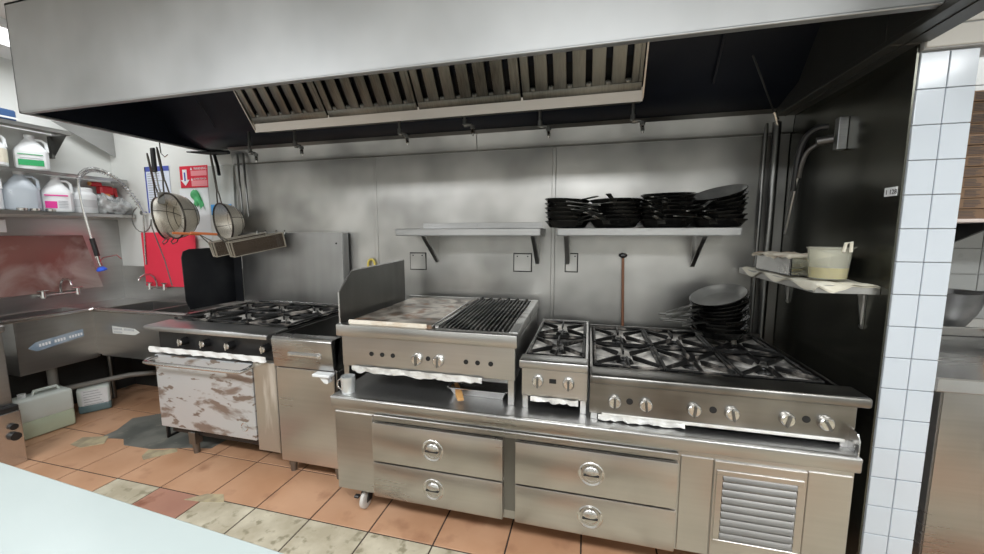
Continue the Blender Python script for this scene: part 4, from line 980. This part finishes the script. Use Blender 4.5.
# foreground table
tb = thing('prep_table', (-.9, -2.4, 0), 'pale white work table top in the foreground at the lower left', 'table')
M = Matrix.Translation((-1.028, -2.13, 0)) @ Matrix.Rotation(-.061, 4, 'Z')
m = MB(); m.box(-1.3, 1.5, -.44, 0, .865, .90, .004, M=M); obj('table_top', m, TABLEW, tb)
for (x, y) in ((-1.22, -.40), (1.42, -.40), (-1.22, -.06), (1.42, -.06)):
    m = MB(); m.cyl(M @ V((x, y, 0)), M @ V((x, y, .866)), .022); obj('leg', m, ST, tb)

# ------------------------------------------------------------------ things on the wing wall
t = thing('side_shelf', (1.0, -.45, 1.27), 'small steel shelf on the sooty side wall holding the oil pitcher', 'shelf')
m = MB(); m.box(.915, 1.137, -.855, -.03, 1.288, 1.292, .001); m.box(.915, 1.137, -.858, -.852, 1.258, 1.292, .001); m.box(.912, .918, -.855, -.03, 1.258, 1.292, .001)
obj('shelf_board', m, ST, t)
for y in (-.78, -.15):
    m = MB(); m.prism([(1.108, y, 1.258), (1.136, y, 1.258), (1.136, y, 1.105), (1.130, y, 1.105)], (0, .004, 0)); m.box(1.131, 1.137, y-.006, y+.004, 1.10, 1.258)
    m.cyl((1.126, y, 1.112), (1.137, y, 1.112), .007, seg=10); obj('bracket', m, ST, t)
rr = random.Random(5)
m = MB()
def tw(u, v):
    x = .905+.225*u; y = -.872+.78*v
    z = 1.299+.003*math.sin(14*v+3*u)+.002*math.sin(23*u+5*v)
    if u < .05: z -= (.05-u)*.35*(1+.8*math.sin(17*v))
    if v < .03: z -= (.03-v)*1.2*max(.2, 1-abs(u-.3)*3)
    return (x, y, z)
m.grid(tw, 30, 40); m.grid(lambda u, v: (tw(u, v)[0], tw(u, v)[1], tw(u, v)[2]-.006), 30, 40)
tag(obj('towel', m, TOWEL, angle=60), 'cream towel spread over the small side shelf', 'towel')
t = thing('steel_pan_box', (.99, -.42, 1.31), 'deep rectangular steel pan covered by a stained cloth behind the oil pitcher', 'pan')
m = MB()
for a in ((.915, 1.07, -.64, -.632), (.915, 1.07, -.27, -.262), (.915, .923, -.64, -.262), (1.062, 1.07, -.64, -.262)): m.box(a[0], a[1], a[2], a[3], 1.306, 1.392, .001)
m.box(.915, 1.07, -.64, -.262, 1.306, 1.31); obj('pan_body', m, ST_B, t)
m = MB(); m.grid(lambda u, v: (.898+.185*u, -.66+.42*v, 1.398+.006*math.sin(9*u+12*v)+.003*math.sin(31*v)-(.012 if u < .06 or v < .04 else 0)), 16, 30); m.grid(lambda u, v: (.898+.185*u, -.66+.42*v, 1.393), 2, 2); obj('cloth_cover', m, splotch('stained_cloth', (.72,.66,.55), (.45,.30,.2), 9, .5, .68, rough=.85), t)
t = thing('oil_pitcher', (1.0, -.74, 1.31), 'cloudy plastic measuring pitcher one third full of yellow oil on the side shelf', 'pitcher')
M = Matrix.Translation((1.005, -.755, 1.3085))
m = MB(); m.lathe([(0, 0), (.060, 0), (.064, .004), (.074, .128), (.079, .132), (.079, .136), (.075, .136), (.071, .13), (.061, .006), (0, .004)], 36, M=M)
m.prism([M @ V((.070, -.02, .13)), M @ V((.098, 0, .134)), M @ V((.070, .02, .13)), M @ V((.068, 0, .095))], (0, 0, .004)); obj('pitcher_body', m, PITCH, t)
m = MB(); m.lathe([(0, .005), (.0615, .005), (.0655, .05), (0, .05)], 36, M=M); obj('oil', m, OIL, t)
m = MB(); m.tube([M @ V((.01, -.075, .12)), M @ V((.012, -.082, .155)), M @ V((.03, -.084, .16)), M @ V((.034, -.078, .12))], .006, 8); obj('handle_clip', m, plain('pale_plastic', (.75,.72,.62), .4), t)
# pot filler hose
t = thing('wall_hose', (1.08, -.5, 1.95), 'black hose and thin steel rod hanging from a bracket plate on the sooty side wall', 'hose')
m = MB(); m.box(1.10, 1.137, -.55, -.515, 1.89, 2.035, .002); obj('bracket_plate', m, steel('plate_dull', .3, .4), t)
m = MB(); m.tube(cr([(1.075, -.52, 2.0), (1.04, -.50, 2.0), (1.01, -.47, 1.97), (1.0, -.44, 1.90), (1.0, -.42, 1.80), (1.005, -.40, 1.72)], 5), .014, 10); obj('hose', m, BLACK, t)
m = MB(); m.cyl((1.09, -.53, 1.94), (1.035, -.51, 1.935), .02); m.tube(cr([(1.05, -.51, 1.93), (1.02, -.475, 1.90), (1.01, -.45, 1.84), (1.012, -.43, 1.78)], 5), .010, 8); obj('valve', m, plain('dull_valve', (.12,.115,.11), .4, .8), t)
m = MB(); m.tube([(1.008, -.425, 1.78), (1.015, -.33, 1.50)], .006, 8); obj('steel_rod', m, ST_SH, t)
t = thing('number_tag', (1.137, -.92, 1.665), 'tiny white number tag stuck on the edge of the sooty side wall', 'tag')
m = MB(); m.box(1.133, 1.138, -.885, -.825, 1.648, 1.682); obj('plate', m, PAPER, t)
text(t, '1 128', .026, Matrix.Translation((1.1325, -.831, 1.655)) @ Matrix.Rotation(-PI/2, 4, 'Z') @ RX, DARKP)

# ------------------------------------------------------------------ right-hand area
t = thing('service_counter', (2.2, -.4, 0), 'stainless steel counter cabinet behind the white tiled column at right', 'counter')
m = MB(); m.box(1.425, 2.9, -.79, .18, .05, .86, .003); m.box(1.43, 1.47, -.795, -.785, .05, .86); obj('body', m, ST, t)
m = MB(); m.box(1.375, 2.95, -.83, .19, .865, .925, .005); obj('counter_top', m, ST_B, t)
m = MB(); m.box(1.40, 2.95, .16, .195, .925, .992, .002); m.box(1.40, 2.95, -.02, .16, .925, .99, .004); obj('back_ledge', m, ST_B, t)
for x in (1.5, 2.85):
    m = MB(); m.cyl((x, -.7, 0), (x, -.7, .06), .025); obj('leg', m, ST_D, t)
t = thing('serving_tray', (2.1, -.1, .99), 'dark steel tray with a painted orange reflection below the black bowl at right', 'tray')
m = MB(); tray(m, 1.62, 2.45, -.30, -.04, .985, .045); m.box(1.60, 1.64, -.3, -.06, .925, .985); m.box(2.42, 2.46, -.3, -.06, .925, .985); obj('tray_body', m, ST, t)
m = MB(); m.box(1.93, 2.03, -.318, -.312, .992, 1.034); obj('orange_plastic_and_reflection', m, ORANGEM, t)  # flat orange patch added as a painted reflection on the tray edge
t = thing('black_bowl', (1.83, -.17, 1.03), 'dull dark grey oval bowl with a pointed spout behind the tiled column', 'bowl')
m = MB(); M = Matrix.Translation((1.84, -.17, .9895))
m.lathe([(0, 0), (.07, 0), (.12, .10), (.15, .205), (.153, .21), (.147, .21), (.116, .105), (.066, .006), (0, .005)], 32, M=M)
m.prism([(1.93, -.25, 1.19), (2.05, -.19, 1.198), (1.93, -.10, 1.19), (1.92, -.17, 1.12)], (0, 0, .006)); obj('bowl_body', m, splotch('dull_grey_pan', (.12,.12,.12), (.3,.3,.3), 5, .4, .7, rough=.35, metal=.7), t)
t = thing('wall_shelf', (2.4, -.2, 1.55), 'steel shelf at right carrying the stack of flat cardboard boxes', 'shelf')
m = MB(); m.box(1.60, 3.0, -.33, .19, 1.556, 1.572, .002); obj('shelf_board', m, plain('pale_pink_shelf', (.72,.62,.58), .4), t)
m = MB(); m.prism([(1.93, -.30, 1.555), (1.93, .19, 1.555), (1.93, .19, 1.36), (1.93, .17, 1.36)], (.012, 0, 0)); m.prism([(1.62,-.28,1.555),(1.64,-.28,1.53),(2.05,.18,1.50),(2.05,.18,1.555)], (0,.012,0)); obj('bracket', m, BLACK, t)
nbx = 12
for k in range(nbx):
    z = 1.573+k*.0505; dx = random.uniform(-.006, .006); dy = random.uniform(-.006, .006)
    t = thing('cardboard_box', (2.0, -.1, z), 'flat brown cardboard box on the right shelf, %s in its stack' % ('bottom one' if k == 0 else 'topmost' if k == nbx-1 else ORD[k]+' from the bottom' if k < 6 else ORD[nbx-1-k]+' from the top'), 'box', 'flat cardboard boxes')
    m = MB(); m.box(1.735+dx, 2.14+dx, -.30+dy, .10+dy, z, z+.048, .002); b_ = obj('carton', m, CARD, t)
    m = MB()
    for q in range(5): m.box(1.765+dx, 1.765+dx+random.uniform(.04, .07), -.3015+dy, -.30+dy, z+.008+q*.007, z+.0105+q*.007)
    obj('printed_lines', m, DARKP, b_)
    m = MB(); m.lathe([(0, .0015), (.014, .0015), (.014, 0)], 16, M=Matrix.Translation((1.90+dx, -.30+dy, z+.044)) @ RX, sy=.6); obj('thumb_notch', m, COALS, b_)

# ------------------------------------------------------------------ lights
def lamp(x, y, sx, sy, e, lb, col=(.96, .985, 1)):
    t = thing('ceiling_light', (x, y, ZC), lb, 'ceiling light')
    m = MB(); m.box(x-sx/2-.03, x+sx/2+.03, y-sy/2-.03, y+sy/2+.03, ZC-.05, ZC, .004); obj('housing', m, WHITE, t)
    m = MB(); m.box(x-sx/2, x+sx/2, y-sy/2, y+sy/2, ZC-.056, ZC-.05); obj('diffuser', m, emis('diffuser', col, 2.5), t)
    li = bpy.data.lights.new('ceiling_lamp', 'AREA'); li.shape = 'RECTANGLE'; li.size = sx; li.size_y = sy; li.energy = e; li.color = col
    o = bpy.data.objects.new('ceiling_lamp', li); C.objects.link(o); o.location = (x, y, ZC-.062); return o
lamp(-2.6, -3.15, 1.4, .5, 80, 'fluorescent ceiling fixture over the left of the aisle')
lamp(-.1, -3.25, 1.4, .5, 80, 'fluorescent ceiling fixture over the middle of the aisle')
lamp(2.2, -3.1, 1.2, .5, 66, 'fluorescent ceiling fixture over the right of the aisle')
lamp(-3.8, -.72, .3, .7, 9, 'fluorescent ceiling fixture above the corner sink')
lamp(2.2, -.35, .8, .3, 16, 'fluorescent ceiling fixture in the right-hand area')

# ------------------------------------------------------------------ camera, world, view
f_, yaw, pit_, rol = 380.73, .249194, .114433, -.001761
fw = V((-math.sin(yaw)*math.cos(pit_), math.cos(yaw)*math.cos(pit_), -math.sin(pit_)))
r_ = V((math.cos(yaw), math.sin(yaw), 0)); u_ = r_.cross(fw)
a, s_ = math.cos(rol), math.sin(rol)
rx, ux = a*r_+s_*u_, -s_*r_+a*u_
cam = bpy.data.cameras.new('camera'); cam.sensor_width = 36; cam.lens = f_/984*36; cam.clip_start = .05
co = bpy.data.objects.new('camera', cam); C.objects.link(co)
co.matrix_world = Matrix(((rx.x, ux.x, -fw.x, 0), (rx.y, ux.y, -fw.y, -2.706), (rx.z, ux.z, -fw.z, 1.507), (0, 0, 0, 1)))
bpy.context.scene.camera = co
wd = bpy.data.worlds.new('world'); bpy.context.scene.world = wd; wd.use_nodes = True
wd.node_tree.nodes['Background'].inputs[0].default_value = (.6, .65, .7, 1); wd.node_tree.nodes['Background'].inputs[1].default_value = .3
sc = bpy.context.scene
sc.view_settings.view_transform = 'Standard'; sc.view_settings.look = 'None'; sc.view_settings.gamma = 1; sc.view_settings.use_curve_mapping = False
sc.view_settings.exposure = -.2
